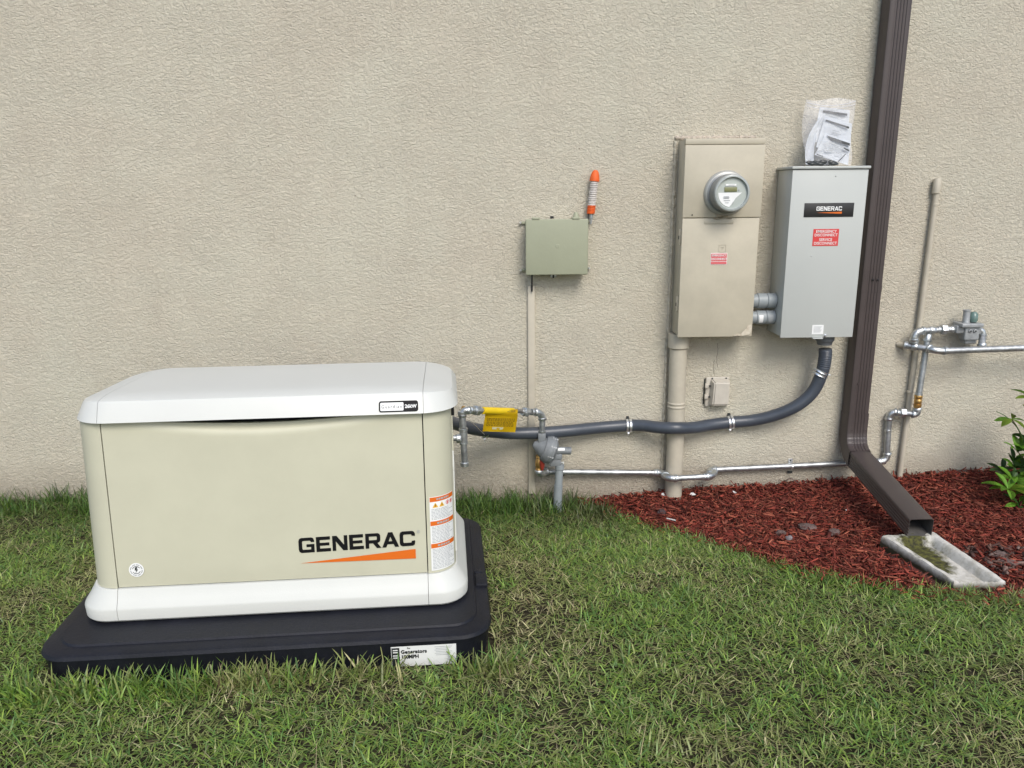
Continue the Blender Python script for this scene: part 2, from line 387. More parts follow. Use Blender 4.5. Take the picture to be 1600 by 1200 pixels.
# front panel with finger recess at its top edge
bm = bmesh.new(); nxp, nzp = 80, 30; gr = []
for i in range(nxp+1):
    x = (-SB+.0018)+(2*SB-.0036)*i/nxp; u = (x+.015)/.385; dip = max(0, 1-u*u)**1.3; top = .629-.023*dip; c = []
    for j in range(nzp+1):
        v = j/nzp; v = 1-(1-v)**1.8; z = .1075+(top-.1075)*v
        dz = top-z; curl = .020*dip*math.exp(-(dz/.014)**2)
        edge = .003*math.exp(-((z-.1075)/.003)**2)
        c.append(bm.verts.new((x, yf(z)-.0005+curl+edge-.0012*math.sin(PI*(x+SB)/(2*SB)), z)))
    gr.append(c)
for a, b2 in zip(gr, gr[1:]):
    for j in range(nzp): bm.faces.new((a[j], b2[j], b2[j+1], a[j+1]))
for side in ([c[0] for c in gr], [c[-1] for c in gr], gr[0], gr[-1]):
    back = [bm.verts.new(v.co+Vector((0, .012, 0))) for v in side]
    for i in range(len(side)-1): bm.faces.new((side[i], side[i+1], back[i+1], back[i]))
front = part('front_panel', bm, cream, gen, local=True, angle=60)
# lid
def lid():
    b_ = bmesh.new()
    R = [ring(.570, .048, .624, .11, .629), ring(.576, .042, .628, .115, .6305), ring(.5745, .045, .627, .115, .637), ring(.564, .062, .616, .12, .684), ring(.560, .067, .612, .12, .690), ring(.554, .073, .606, .12, .692), ring(.51, .115, .57, .10, .698), ring(.47, .15, .54, .07, .700)]
    Rv = loft(b_, R, True, False); n = len(Rv[-1])
    # top as strips joined to the inner ring
    f = b_.faces.new(Rv[-1])
    for v in b_.verts:
        v.co.x += .008
        if abs(v.co.x) > .45 and v.co.z > .67: v.co.z -= .014*((abs(v.co.x)-.45)/.13)**1.5
        if v.co.z > .66: v.co.z -= .020*max(0, (v.co.y-.1))/.5
    return b_
lids = slab3(lid, -.474, .478, .0006)
lo = [part(['lid_end', 'lid', 'lid_end'][k], b_, white_p, gen, local=True, angle=24) for k, b_ in enumerate(lids)]
# black louvre strip just below the lid on the right end
bm = bmesh.new(); box(bm, .5605, .572, .20, .55, .575, .628, .002); part('vent_slot', bm, black, gen, local=True)
bm = bmesh.new()
for k in range(14): box(bm, .5585, .567, .20+k*.027, .212+k*.027, .20, .50, .003)
part('side_louvre', bm, cream, gen, local=True)
# badge on the lid
def bx(x, z, lift=.0012):          # lid face plane
    yy = .045+(z-.637)/.047*.017; return Vector((x, yy-lift, z))
def rrect(x0, x1, z0, z1, r, n=5):
    out = []
    for cx, cz, a0 in ((x1-r, z0+r, -90), (x1-r, z1-r, 0), (x0+r, z1-r, 90), (x0+r, z0+r, 180)):
        for i in range(n+1):
            a = math.radians(a0+90*i/n); out.append((cx+r*math.cos(a), cz+r*math.sin(a)))
    return out
bm = bmesh.new(); L0 = rrect(.345, .463, .637, .6685, .007)
A = [bm.verts.new(bx(x, z, .0015)) for x, z in L0]; B_ = [bm.verts.new(bx(x, z, -.0005)) for x, z in L0]
bm.faces.new(A)
for i in range(len(A)): bm.faces.new((A[i], A[(i+1) % len(A)], B_[(i+1) % len(A)], B_[i]))
badge = part('badge', bm, logo_black, lo[1], local=True)
bm = bmesh.new(); polyfill(bm, [rrect(.3495, .419, .6410, .6645, .003)], lambda x, z: bx(x, z, .0022)); part('badge_field', bm, white_lab, badge, local=True) if False else None
def sub(name, bm, m, parent): return part(name, bm, m, parent, local=True)
badge.parent = gen
sub('badge_field', bm, white_lab, badge)
bm = bmesh.new(); text_loops(bm, 'Guardian', .0125, lambda x, y: bx(.3835+x, .6525+y, .003), .0, spacing=1.35); sub('badge_lettering', bm, ink, badge)
bm = bmesh.new(); text_loops(bm, '26kW', .0140, lambda x, y: bx(.4405+x, .6525+y, .003), .0005); sub('badge_lettering', bm, white_lab, badge)
# logo
GL = {
 'G': [[(.22, 0), (1.25, 0), (1.25, .56), (.62, .56), (.62, .37), (.98, .37), (.98, .21), (.34, .21), (.29, .28), (.29, .72), (.34, .79), (.9, .79), (.96, .75), (.98, .69), (1.25, .69), (1.24, .82), (1.18, .94), (1.03, 1), (.22, 1), (.06, .93), (0, .78), (0, .22), (.06, .07)]],
 'E': [[(0, 0), (1.15, 0), (1.15, .22), (.3, .22), (.3, .4), (1.05, .4), (1.05, .6), (.3, .6), (.3, .78), (1.12, .78), (1.12, 1), (0, 1)]],
 'N': [[(0, 0), (.28, 0), (.28, .62), (.85, 0), (1.2, 0), (1.2, 1), (.92, 1), (.92, .38), (.35, 1), (0, 1)]],
 'R': [[(0, 0), (.29, 0), (.29, .33), (.6, .33), (.9, 0), (1.27, 0), (.95, .34), (1.12, .4), (1.2, .52), (1.2, .83), (1.13, .95), (1, 1), (0, 1)], [(.29, .55), (.88, .55), (.92, .59), (.92, .75), (.88, .79), (.29, .79)]],
 'A': [[(0, 0), (.32, 0), (.43, .2), (.92, .2), (1.03, 0), (1.36, 0), (.85, 1), (.5, 1)], [(.53, .4), (.82, .4), (.675, .7)]],
 'C': [[(.22, 0), (1.05, 0), (1.2, .07), (1.24, .22), (1.24, .36), (.96, .33), (.95, .25), (.9, .22), (.34, .22), (.29, .28), (.29, .72), (.34, .78), (.9, .78), (.95, .75), (.96, .68), (1.24, .65), (1.24, .8), (1.18, .93), (1.03, 1), (.22, 1), (.06, .93), (0, .78), (0, .22), (.06, .07)]]}
GW = {'G': 1.25, 'E': 1.15, 'N': 1.2, 'R': 1.27, 'A': 1.36, 'C': 1.24}
def logo(width, h, fn, make):
    tot = sum(GW[c] for c in 'GENERAC')+.14*6-.1; s = width/tot; x = 0
    for c in 'GENERAC':
        bm_ = bmesh.new(); polyfill(bm_, [[(x+a*s/1, b_*h) for a, b_ in l_] for l_ in GL[c]] if True else None, fn)
        make(bm_); x += 0
        xs_ = GW[c]+.14-(.08 if c in 'RA' else 0)
        x += xs_*s
# polyfill x is already scaled: rebuild with proper offsets
def pf(x, z): return Vector((x, yf(z)-.0032, z))
logo(.362, .049, lambda x, y: pf(.078+x, .1935+y+x*.022), lambda b_: part('logo_letter', b_, logo_black, front, local=True))
bm = bmesh.new(); polyfill(bm, [[(.080, .1600), (.438, .1585), (.438, .1900)]], pf); part('logo_wedge', bm, orange_print, front, local=True)
bm = bmesh.new(); text_loops(bm, '®', .014, lambda x, y: pf(.449+x, .246+y)); part('logo_mark', bm, ink_grey, front, local=True)
# round sticker
sx_, sz_ = -.413, .164
bm = bmesh.new(); polyfill(bm, [[(sx_+.0225*math.cos(a*PI/18), sz_+.0225*math.sin(a*PI/18)) for a in range(36)]], lambda x, z: pf(x, z)+Vector((0, -.0002, 0)))
stk = part('round_sticker', bm, white_lab, front, local=True)
bm = bmesh.new()
def annulus(bm, r0, r1, a0, a1, fn, n=24):
    p = [(r0, a0+(a1-a0)*i/n) for i in range(n+1)]
    for i in range(n):
        q = [(r0, p[i][1]), (r1, p[i][1]), (r1, p[i+1][1]), (r0, p[i+1][1])]
        bm.faces.new([bm.verts.new(fn(sx_+r_*math.cos(a), sz_+r_*math.sin(a))) for r_, a in q])
sf = lambda x, z: pf(x, z)+Vector((0, -.0012, 0))
annulus(bm, .0108, .0125, math.radians(30), math.radians(160), sf); annulus(bm, .0108, .0125, math.radians(210), math.radians(340), sf)
for k in range(40):
    if k % 5: annulus(bm, .0160, .0182, k*PI/20, k*PI/20+.09, sf, 1)
polyfill(bm, [[(sx_-.003, sz_+.009), (sx_+.004, sz_+.010), (sx_+.001, sz_+.002), (sx_+.005, sz_+.002), (sx_-.003, sz_-.010), (sx_-.0005, sz_-.001), (sx_-.005, sz_-.001)]], sf)
sub('sticker_print', bm, ink, stk)
# warning label wrapped round the right front corner
def corner_pt(s, z, lift=.0015):
    """s metres to the right of the seam along the surface"""
    hx = .564-(z-.105)*.004; r = .085; cx = hx-r; st = cx-SB; y0 = yf(z)
    if s < st: return Vector((SB+s, y0-lift, z))
    a = (s-st)/r-PI/2; return Vector((cx+(r+lift)*math.cos(a), y0+r+(r+lift)*math.sin(a), z))
def wrap_rect(bm, s0, s1, z0, z1, lift, n=10, tilt=0):
    a = [bm.verts.new(corner_pt(s0+(s1-s0)*i/n, z0, lift)) for i in range(n+1)]; b_ = [bm.verts.new(corner_pt(s0+(s1-s0)*i/n, z1, lift)) for i in range(n+1)]
    for i in range(n): bm.faces.new((a[i], a[i+1], b_[i+1], b_[i]))
S0, S1, LZ0, LZ1 = .012, .105, .113, .356
bm = bmesh.new(); wrap_rect(bm, S0, S1, LZ0, LZ1, .0012, 14); wl = part('warning_label', bm, white_lab, right_corner, local=True)
bm = bmesh.new()
for za in (.340, .262, .188): wrap_rect(bm, S0+.001, S1-.001, za, za+.0145, .0019, 14)
sub('label_band', bm, orange_print, wl)
bm = bmesh.new()
for za in (.340, .262, .188):
    x = S0+.022
    while x < S1-.03:
        wd = random.uniform(.004, .009); wrap_rect(bm, x, x+wd, za+.0045, za+.0105, .0026, 2); x += wd+.0022
for (zt, zb) in ((.316, .280), (.259, .206), (.185, .117)):
    z = zt
    while z > zb:
        x = S0+.005; end = S1-random.uniform(.006, .03)
        while x < end:
            wd = random.uniform(.004, .014); wrap_rect(bm, x, min(x+wd, end), z-.0016, z, .0026, 2); x += wd+.002
        z -= .0046
sub('label_print', bm, ink_grey, wl)
for k, c in enumerate((S0+.018, S0+.040)):
    bm = bmesh.new(); vs_ = [bm.verts.new(corner_pt(c+dx, z, .0024)) for dx, z in ((-.009, .321), (.009, .321), (0, .337))]; bm.faces.new(vs_); sub('warning_triangle', bm, amber, wl)
    bm = bmesh.new(); wrap_rect(bm, c-.001, c+.001, .3245, .332, .0032, 1); sub('warning_print', bm, ink, wl)
bm = bmesh.new()
for c in (S0+.062, S0+.079):
    for i in range(16):
        a, b2 = i*PI/8, (i+1)*PI/8
        q = [(.0055, a), (.0068, a), (.0068, b2), (.0055, b2)]
        bm.faces.new([bm.verts.new(corner_pt(c+r_*math.cos(t), .329+r_*math.sin(t), .0024)) for r_, t in q])
    wrap_rect(bm, c-.002, c+.002, .325, .333, .0026, 1)
sub('warning_print', bm, red_lab, wl)
# corner access strip seam on the right side
bm = bmesh.new(); tube(bm, [corner_pt(.133, z, .002) for z in np.linspace(.14, .44, 12)]+[corner_pt(.150, .47, .002)], .003, 8); part('seam_strip', bm, white_p, gen, local=True)

# ------------------------------------------------------------------ pad
pad = thing('generator_pad', 'black plastic pad lying in the grass under the generator', 'pad', (GX, GY, 0), GA)
bm = bmesh.new()
loft(bm, [ring(.652, -.136, .715, .10, -.035), ring(.664, -.148, .728, .10, .050), ring(.668, -.152, .731, .10, .058), ring(.664, -.148, .727, .10, .068), ring(.655, -.138, .716, .095, .0715), ring(.625, -.103, .685, .08, .0735), ring(.622, -.100, .682, .08, .0795), ring(.30, .1, .5, .05, .080)])
padb = part('pad_body', bm, pad_m, pad, local=True, angle=30)
bm = bmesh.new(); box(bm, .628, .668, .135, .215, .068, .083, .004); part('pad_clip', bm, pad_m, pad, local=True)
bm = bmesh.new(); lathe(bm, (.640, .235, .066), (.640, .235, .080), [(0, .014), (.8, .014), (1, .010)], 16); part('pad_plug', bm, pad_m, pad, local=True)
PL = lambda x, z: Vector((x, -.1595+.0012*0, z))
def plf(x, z, l_=.0):
    x = .362+(x-.335)*.81; return Vector((x, -.1378-(z+.035)/.085*.012-l_, z))
bm = bmesh.new(); polyfill(bm, [[(.335, -.03), (.575, -.03), (.575, .044), (.335, .044)]], lambda x, z: plf(x, z)); pl = part('pad_label', bm, white_lab, pad, local=True)
bm = bmesh.new(); polyfill(bm, [[(.337, -.03), (.366, -.03), (.366, .040), (.337, .040)]], lambda x, z: plf(x, z, .0012))
text_loops(bm, 'Generators', .0185, lambda x, y: plf(.371+x, .0235+y, .0012), .0009, spacing=1.1, align='LEFT')
text_loops(bm, '180MPH', .0185, lambda x, y: plf(.371+x, .005+y, .0012), .0009, align='LEFT')
text_loops(bm, 'For', .0085, lambda x, y: plf(.40+x, .037+y, .0012), .0003)
sub('label_print', bm, ink, pl)
bm = bmesh.new()
for k in range(6):
    polyfill(bm, [[(.495+.004*(k % 2), .036-.006*k), (.56-.006*(k % 3), .036-.006*k), (.56-.006*(k % 3), .0374-.006*k), (.495+.004*(k % 2), .0374-.006*k)]], lambda x, z: plf(x, z, .0012))
sub('label_print', bm, ink_grey, pl)
bm = bmesh.new()
for z_ in (.030, .022, .010, .002): polyfill(bm, [[(.342, z_), (.360, z_), (.360, z_+.004), (.342, z_+.004)]], lambda x, z: plf(x, z, .002))
sub('label_print', bm, white_lab, pl)

# ------------------------------------------------------------------ junction box
jb = thing('junction_box', 'small square grey-green utility box on the wall with a coiled orange cable at its corner', 'utility box', (.297, 0, .98))
X0, X1, Z0, Z1 = .152, .443, .985, 1.241
bm = bmesh.new(); box(bm, X0+.006, X1-.006, -.080, -.001, Z0+.006, Z1-.004, .004); part('box_body', bm, green_box, jb)
bm = bmesh.new(); box(bm, X0, X1, -.103, -.081, Z0, Z1, .005, 3); cov = part('cover', bm, green_box, jb)
bm = bmesh.new(); lathe(bm, (.300, -.1025, 1.118), (.300, -.1042, 1.118), [(0, .010), (1, .008)], 16); part('knockout', bm, green_box, jb)
for x in (.20, .385):
    bm = bmesh.new(); box(bm, x-.018, x+.018, -.106, -.06, Z1-.002, Z1+.008, .003); part('hinge_tab', bm, green_box, jb)
bm = bmesh.new(); lathe(bm, (.392, -.04, Z1-.004), (.392, -.04, Z1+.030), [(0, .018), (.6, .014), (1, .006)], 14); part('grommet', bm, green_box, jb)
bm = bmesh.new(); box(bm, .272, .300, -.06, -.01, Z0-.016, Z0+.007, .002); part('latch', bm, galv2, jb)
bm = bmesh.new(); box(bm, .281, .288, -.066, -.055, Z0-.018, Z0-.001, .001); part('latch_hasp', bm, black, jb)
bm = bmesh.new(); box(bm, .272, .286, -.05, -.012, Z1+.001, Z1+.012, .001); part('latch_hasp', bm, black, jb)
for (x, z) in ((X0-.020, Z1-.018), (X1+.016, Z1-.012), (X0-.020, Z0+.015), (X1+.016, Z0+.022)):
    bm = bmesh.new(); s = 1 if x < .3 else -1
    box(bm, min(x, x+s*.026), max(x, x+s*.026), -.012, -.001, z-.006, z+.006, .001); part('mounting_ear', bm, green_box, jb)
    bm = bmesh.new(); lathe(bm, (x, -.011, z), (x, -.022, z), [(0, .006), (.6, .006), (1, .003)], 12); part('screw', bm, zinc, jb)
# cable and raceway
bm = bmesh.new(); tube(bm, [(.185, -.03, .99), (.184, -.03, .90)], .004, 8)
single('black_cable', bm, black, 'short black cable dropping from the square grey-green box into the flat strip below', 'cable')
rc = thing('cable_raceway', 'flat beige cable strip running down the wall from the square grey-green box', 'cable cover', (.181, 0, -.12))
bm = bmesh.new(); box(bm, .165, .198, -.020, -.0005, -.14, .927, .0025); part('raceway_cover', bm, pvc_beige, rc)
bm = bmesh.new(); box(bm, .162, .201, -.006, -.0003, -.13, .924, .001); part('raceway_base', bm, pvc_beige, rc)

# coiled cable bundle: many turns wrapped round a folded core
cb = thing('coiled_cable', 'orange and white cable wound into a tight upright bundle above the grey-green box', 'cable bundle', tuple(W(925, 345, .035)))
c0, c1 = W(923, 334, .035), W(930.5, 268, .035); ax = (c1-c0); Lc = ax.length; ux = ax.normalized(); xx, yy = frame(ux)
def coil(t0, t1, turns, rad, wire):
    pts = []
    for i in range(int(turns*14)+1):
        t = t0+(t1-t0)*i/(turns*14); a = 2*PI*i/14; rr = rad(t)
        pts.append(c0+ux*(t*Lc)+(xx*math.cos(a)+yy*math.sin(a)*.8)*rr)
    b_ = bmesh.new(); tube(b_, pts, wire, 6); return b_
part('lower_orange_turns', coil(0, .215, 6, lambda t: .0205, .0035), orange, cb)
part('white_turns', coil(.19, .80, 14, lambda t: .0200+.001*math.sin(t*40), .0036), cable_w, cb)
bm = bmesh.new(); cyl(bm, c0+ux*Lc*.02, c0+ux*Lc*.8, .0165, 14); part('inner_strands', bm, mat('shaded_strands', (.20, .17, .15), .8), cb)  # core coloured dark to stand in for shade between the turns
bm = bmesh.new(); lathe(bm, c0+ux*Lc*.77, c1+ux*.006, [(0, .023), (.12, .0235), (.45, .021), (.8, .016), (1, .008)], 16); part('top_loop', bm, orange, cb)
for k in range(3):
    bm = bmesh.new(); s = (-.010, .003, .010)[k]
    tube(bm, spline([c0+Vector((s, 0, .01)), c0+Vector((s-.002, -.004, -.02)), c0+Vector((s*.5-.003, 0, -.045)), W(918+k*3, 349, .03)], 5), .0024, 6); part('wire_tail', bm, (black, zinc, ink_grey)[k], cb)

# ------------------------------------------------------------------ meter box
mb = thing('meter_enclosure', 'tall beige metal box holding the round electric meter, left of the grey transfer switch', 'electrical box', (1.045, 0, .69))
MX0, MX1, MZ0, MZ1, MD = .866, 1.226, .690, 1.588, .150
bm = bmesh.new(); box(bm, MX0+.004, MX1-.004, -.138, .004, MZ0+.006, MZ1-.002, .002); part('cabinet', bm, beige_box, mb)
bm = bmesh.new(); box(bm, MX0, MX1, -.148, -.120, MZ1-.026, MZ1, .003); part('top_lip', bm, beige_box, mb)
bm = bmesh.new(); box(bm, MX0, MX1, -MD, -.1385, 1.243, MZ1-.028, .003); upper = part('upper_cover', bm, beige_box, mb)
bm = bmesh.new(); box(bm, MX0, MX1-.006, -MD-.003, -.1385, MZ0, 1.239, .003); door = part('lower_door', bm, beige_box, mb)
bm = bmesh.new(); box(bm, .966, 1.10, -MD-.006, -MD-.0035, 1.214, 1.232, .001); part('door_handle', bm, beige_box, door)
bm = bmesh.new()
for (a, b2, c, d) in ((1.018, 1.04, 1.244, 1.262), (1.045, 1.058, 1.246, 1.256), (1.062, 1.074, 1.245, 1.262)): box(bm, a, b2, -MD-.008, -MD-.0005, c, d, .002)
tube(bm, [(1.005, -MD-.006, 1.24), (1.03, -MD-.011, 1.236), (1.06, -MD-.009, 1.243), (1.09, -MD-.006, 1.238)], .0022, 6)
part('latch', bm, mat('worn_latch', (.33, .28, .2), .6, var=.3, vscale=80), mb)
bm = bmesh.new(); box(bm, .907, .912, -MD-.0025, -MD+.0, 1.252, 1.258); part('screw', bm, ink, mb)
# embossed square
bm = bmesh.new()
ex, ez, es = 1.056, 1.104, .017
for (a, b2, c, d) in ((ex-es, ex+es, ez+es-.002, ez+es), (ex-es, ex+es, ez-es, ez-es+.002), (ex-es, ex-es+.002, ez-es+.0025, ez+es-.0025), (ex+es-.002, ex+es, ez-es+.0025, ez+es-.0025), (ex-.008, ex+.008, ez+.004, ez+.006), (ex-.001, ex+.001, ez-.008, ez+.0035)):
    box(bm, a, b2, -MD-.0045, -MD-.002, c, d)
part('embossed_mark', bm, beige_box, door)
def label(cx, cz, w_, h_, yy, m, parent, skew=0, name='warning_label'):
    b_ = bmesh.new(); box(b_, cx-w_/2, cx+w_/2, yy-.0008, yy, cz-h_/2, cz+h_/2); return part(name, b_, m, parent)
rl = label(1.042, 1.056, .077, .053, -MD-.0035, white_lab, door)
bm = bmesh.new(); box(bm, 1.0055, 1.0785, -MD-.0055, -MD-.0045, 1.0455, 1.080); box(bm, 1.0055, 1.0785, -MD-.0055, -MD-.0045, 1.0315, 1.043); part('label_field', bm, red_faded, rl)
bm = bmesh.new()
for k, s in enumerate(('EMERGENCY', 'DISCONNECT')):
    text_loops(bm, s, .0125, lambda x, y, k=k: Vector((1.042+x*.94, -MD-.0064, 1.0715-k*.0165+y)), .0002)
part('label_lettering', bm, white_lab, rl)
# hinges on the left side, peeling paint at the lower right corner, sealant
for z in (1.155, .845):
    bm = bmesh.new(); box(bm, MX0-.006, MX0+.003, -.132, -.116, z-.035, z+.035, .002); hg = part('hinge', bm, beige_box, mb)
    bm = bmesh.new(); box(bm, MX0-.0085, MX0-.0062, -.130, -.120, z-.010, z+.006, .001); part('hinge_gap', bm, ink, hg)
peel = mat('peeled_paint', (.60, .55, .44), .6, col2=(.42, .36, .27), vscale=60)
bm = bmesh.new(); pp = [(1.130, .695), (1.150, .708), (1.163, .702), (1.178, .722), (1.190, .730), (1.196, .745), (1.212, .748), (1.217, .735), (1.214, .718), (1.205, .700), (1.165, .693), (1.150, .696)]
polyfill(bm, [pp], lambda x, z: Vector((x, -MD-.0052-.004*abs(math.sin(x*170+z*60)), z))); part('peeling_flake', bm, peel, mb)
def bead(pts, r, name, parent, m):
    P = spline(pts, 8); b_ = bmesh.new()
    P = [p+Vector((random.uniform(-1, 1), 0, random.uniform(-1, 1)))*r*.25 for p in P]
    tube(b_, P, r, 7, rf=lambda i: r*(1+.35*math.sin(i*1.7)+.2*random.random())); return part(name, b_, m, parent)
seal = mat('old_sealant', (.46, .40, .33), .8, var=.15, vscale=30, bump=.4, bscale=50)
bead([(MX0-.012, -.004, z) for z in np.linspace(MZ0, MZ1, 10)], .006, 'sealant', mb, stucco_m)
bead([(x, -.004, MZ1+.012) for x in np.linspace(MX0-.012, MX1, 8)], .008, 'sealant', mb, seal)
# round meter
mc = Vector((1.058, -MD, 1.350)); em = thing('electric_meter', 'round glass-covered electric meter with a small display, on the beige box', 'meter', tuple(mc))
def Mx(d): return mc+Vector((0, -d, 0))
bm = bmesh.new(); lathe(bm, Mx(-.002), Mx(.020), [(0, .101), (.3, .101), (.8, .096), (1, .090)], 48); part('mounting_ring', bm, mat('pale_ring', (.42, .42, .39), .4, .3), em)
bm = bmesh.new(); lathe(bm, Mx(.020), Mx(.082), [(0, .089), (.06, .089), (.1, .083), (.9, .079), (1, .074)], 48); part('meter_body', bm, meter_grey, em)
bm = bmesh.new(); lathe(bm, Mx(.080), Mx(.0905), [(0, .0745), (.6, .0745), (1, .070)], 48); lathe(bm, Mx(.0895), Mx(.0908), [(0, .069), (1, .060)], 48); part('face_plate', bm, meter_face, em)
bm = bmesh.new(); lathe(bm, Mx(.088), Mx(.103), [(0, .080), (.5, .080), (.9, .077), (1, .073), (1, .0695), (.6, .067), (0, .067)], 48, cap=False); part('bezel', bm, mat('clear_bezel', (.36, .39, .38), .15), em)
def ms(name, bm_, m): return part(name, bm_, m, em)
bm = bmesh.new()
arc = [(.060*math.cos(a), .060*math.sin(a)) for a in np.linspace(math.radians(182), math.radians(262), 14)]
polyfill(bm, [[(-.060, .002)]+arc+[(.004, -.045), (.018, -.022), (.045, .002)]], lambda x, z: mc+Vector((x, -.0925, z))); ms('data_label', bm, white_lab)
bm = bmesh.new(); box(bm, mc.x-.034, mc.x+.022, mc.y-.094, mc.y-.092, mc.z+.006, mc.z+.026, .0008); ms('display', bm, lcd)
bm = bmesh.new(); box(bm, mc.x-.030, mc.x+.018, mc.y-.0935, mc.y-.092, mc.z+.030, mc.z+.039, .0005); ms('name_strip', bm, white_lab)
bm = bmesh.new()
for (a, b2, c) in ((-.036, -.012, -.015), (-.036, -.010, -.019), (-.036, -.012, -.023), (-.034, -.006, -.032), (-.028, -.012, -.042), (-.018, .01, .034)): box(bm, mc.x+a, mc.x+b2, mc.y-.0945, mc.y-.0937, mc.z+c, mc.z+c+.0018)
box(bm, mc.x+.028, mc.x+.033, mc.y-.0945, mc.y-.0925, mc.z+.010, mc.z+.016); box(bm, mc.x+.006, mc.x+.009, mc.y-.0945, mc.y-.0925, mc.z-.046, mc.z-.038)
ms('meter_print', bm, ink_grey)

# beige conduit below the meter box
cnd = thing('service_conduit', 'fat beige painted conduit running from the beige meter box down into the mulch', 'conduit', (.90, 0, -.2))
ca, cbm = Vector((.897, -.052, .692)), Vector((.905, -.052, -.20))
bm = bmesh.new(); cyl(bm, ca, cbm, .042, 28); part('pipe', bm, pvc_beige, cnd)
bm = bmesh.new(); lathe(bm, ca, ca+(cbm-ca)*.085, [(0, .051), (.9, .051), (.93, .049), (1, .0425)], 28); part('coupling', bm, pvc_beige, cnd)
for t in (.385, .405):
    p = ca+(cbm-ca)*t; bm = bmesh.new(); lathe(bm, p, p+(cbm-ca).normalized()*.012, [(0, .043), (.3, .0455), (.7, .0455), (1, .043)], 28); part('band', bm, pvc_beige, cnd)
bead([(ca.x-.046, -.003, z) for z in np.linspace(.64, -.10, 9)], .006, 'sealant', cnd, stucco_m)

# ------------------------------------------------------------------ outlet cover
oc = thing('outlet_cover', 'small beige weatherproof outlet cover on the wall above the bend of the grey hose', 'outlet cover', tuple(W(1122, 636, .0)))
def O(px, py, d): return W(px, py, d)
a, b2 = O(1104, 590, .02), O(1138, 635, .02)
bm = bmesh.new(); box(bm, a.x, b2.x, -.016, -.0005, b2.z, a.z, .005, 3); part('base_plate', bm, cover_beige, oc)
bm = bmesh.new()
q = [Vector((a.x+.022, -.016, a.z-.004)), Vector((b2.x-.002, -.016, a.z-.006)), Vector((b2.x-.004, -.016, b2.z+.002)), Vector((a.x+.016, -.016, b2.z+.002))]
c_ = sum(q, Vector())/4; top = [c_+(p-c_)*.80+Vector((.002, -.042, 0)) for p in q]
A = [bm.verts.new(p) for p in q]; B_ = [bm.verts.new(p) for p in top]; bm.faces.new(A); bm.faces.new(B_)
for i in range(4): bm.faces.new((A[i], A[(i+1) % 4], B_[(i+1) % 4], B_[i]))
bmesh.ops.bevel(bm, geom=bm.edges[:], offset=.006, segments=3, affect='EDGES'); part('bubble_lid', bm, cover_beige, oc)
for z in (.72, .35):
    zz = b2.z+(a.z-b2.z)*z; bm = bmesh.new(); box(bm, a.x-.006, a.x+.014, -.026, -.014, zz-.012, zz+.012, .003); part('hinge', bm, cover_beige, oc)
    bm = bmesh.new(); box(bm, a.x+.012, a.x+.022, -.029, -.017, zz-.003, zz+.003, .001); part('hinge_pin', bm, ink, oc)
for x in (a.x+.030, b2.x-.018):
    bm = bmesh.new(); box(bm, x-.004, x+.004, -.019, -.015, a.z-.010, a.z-.002, .001); part('screw', bm, ink, oc)
bm = bmesh.new(); tube(bm, [(a.x-.004, -.004, a.z-.01), (a.x-.005, -.004, b2.z+.01)], .0025, 6); part('gasket', bm, ink, oc)

# ------------------------------------------------------------------ transfer switch
AX, AZ, AW, AH, AD = 1.3427, .6877, .343, .765, .189
ts = thing('transfer_switch', 'tall light grey metal transfer switch box with a black nameplate beside the downspout', 'electrical box', (AX+AW/2, 0, AZ))
bm = bmesh.new(); box(bm, AX+.002, AX+AW-.002, -AD+.012, -.002, AZ+.006, AZ+AH-.002, .003); part('cabinet', bm, grey_box, ts)
bm = bmesh.new(); box(bm, AX, AX+AW, -AD, -AD+.0112, AZ, AZ+AH-.004, .002); td = part('door', bm, grey_box, ts)
bm = bmesh.new(); box(bm, AX-.006, AX+AW+.006, -AD-.008, -.001, AZ+AH-.001, AZ+AH+.011, .003); part('rain_cap', bm, grey_box, ts)
TF = W(1295, 328, AD); 
bm = bmesh.new(); box(bm, TF.x-.113, TF.x+.113, -AD-.0025, -AD-.0005, TF.z-.031, TF.z+.031, .0008); npl = part('nameplate', bm, mat('nameplate_black', (.02, .02, .021), .4), td)
logo(.117, .0185, lambda x, y: Vector((TF.x-.058+x, -AD-.0035, TF.z-.003+y)), lambda b_: part('logo_letter', b_, white_lab, npl))
bm = bmesh.new(); polyfill(bm, [[(TF.x-.055, TF.z-.012), (TF.x+.059, TF.z-.0175), (TF.x+.059, TF.z-.008)]], lambda x, z: Vector((x, -AD-.0035, z))); part('logo_wedge', bm, orange_print, npl)
EL = W(1290, 371, AD)
el = label(EL.x, EL.z, .118, .076, -AD-.0005, red_lab, td)
bm = bmesh.new()
for s, dz in (('EMERGENCY', .0265), ('DISCONNECT', .0105), ('SERVICE', -.0105), ('DISCONNECT', -.0265)):
    text_loops(bm, s, .0172, lambda x, y, dz=dz: Vector((EL.x+x*.97, -AD-.0024, EL.z+dz+y)), .0002)
part('label_lettering', bm, white_lab, el)
SL = W(1277.5, 515, AD); sl = label(SL.x, SL.z, .054, .044, -AD-.0005, white_lab, td, name='inspection_label')
bm = bmesh.new()
for k in range(6): box(bm, SL.x-.019, SL.x+.019-.004*(k % 3), -AD-.0022, -AD-.0014, SL.z+.013-k*.005, SL.z+.0145-k*.005)
part('label_print', bm, ink_grey, sl)
p = W(1289, 524, AD); bm = bmesh.new(); lathe(bm, (p.x, -AD, p.z), (p.x, -AD-.007, p.z), [(0, .006), (.6, .006), (1, .003)], 12); part('door_screw', bm, zinc, td)
p = W(1277, 528.5, AD); bm = bmesh.new(); box(bm, p.x-.024, p.x+.024, -AD-.010, -AD+.010, AZ-.006, AZ-.0005, .002); part('lock_tab', bm, grey_box, ts)
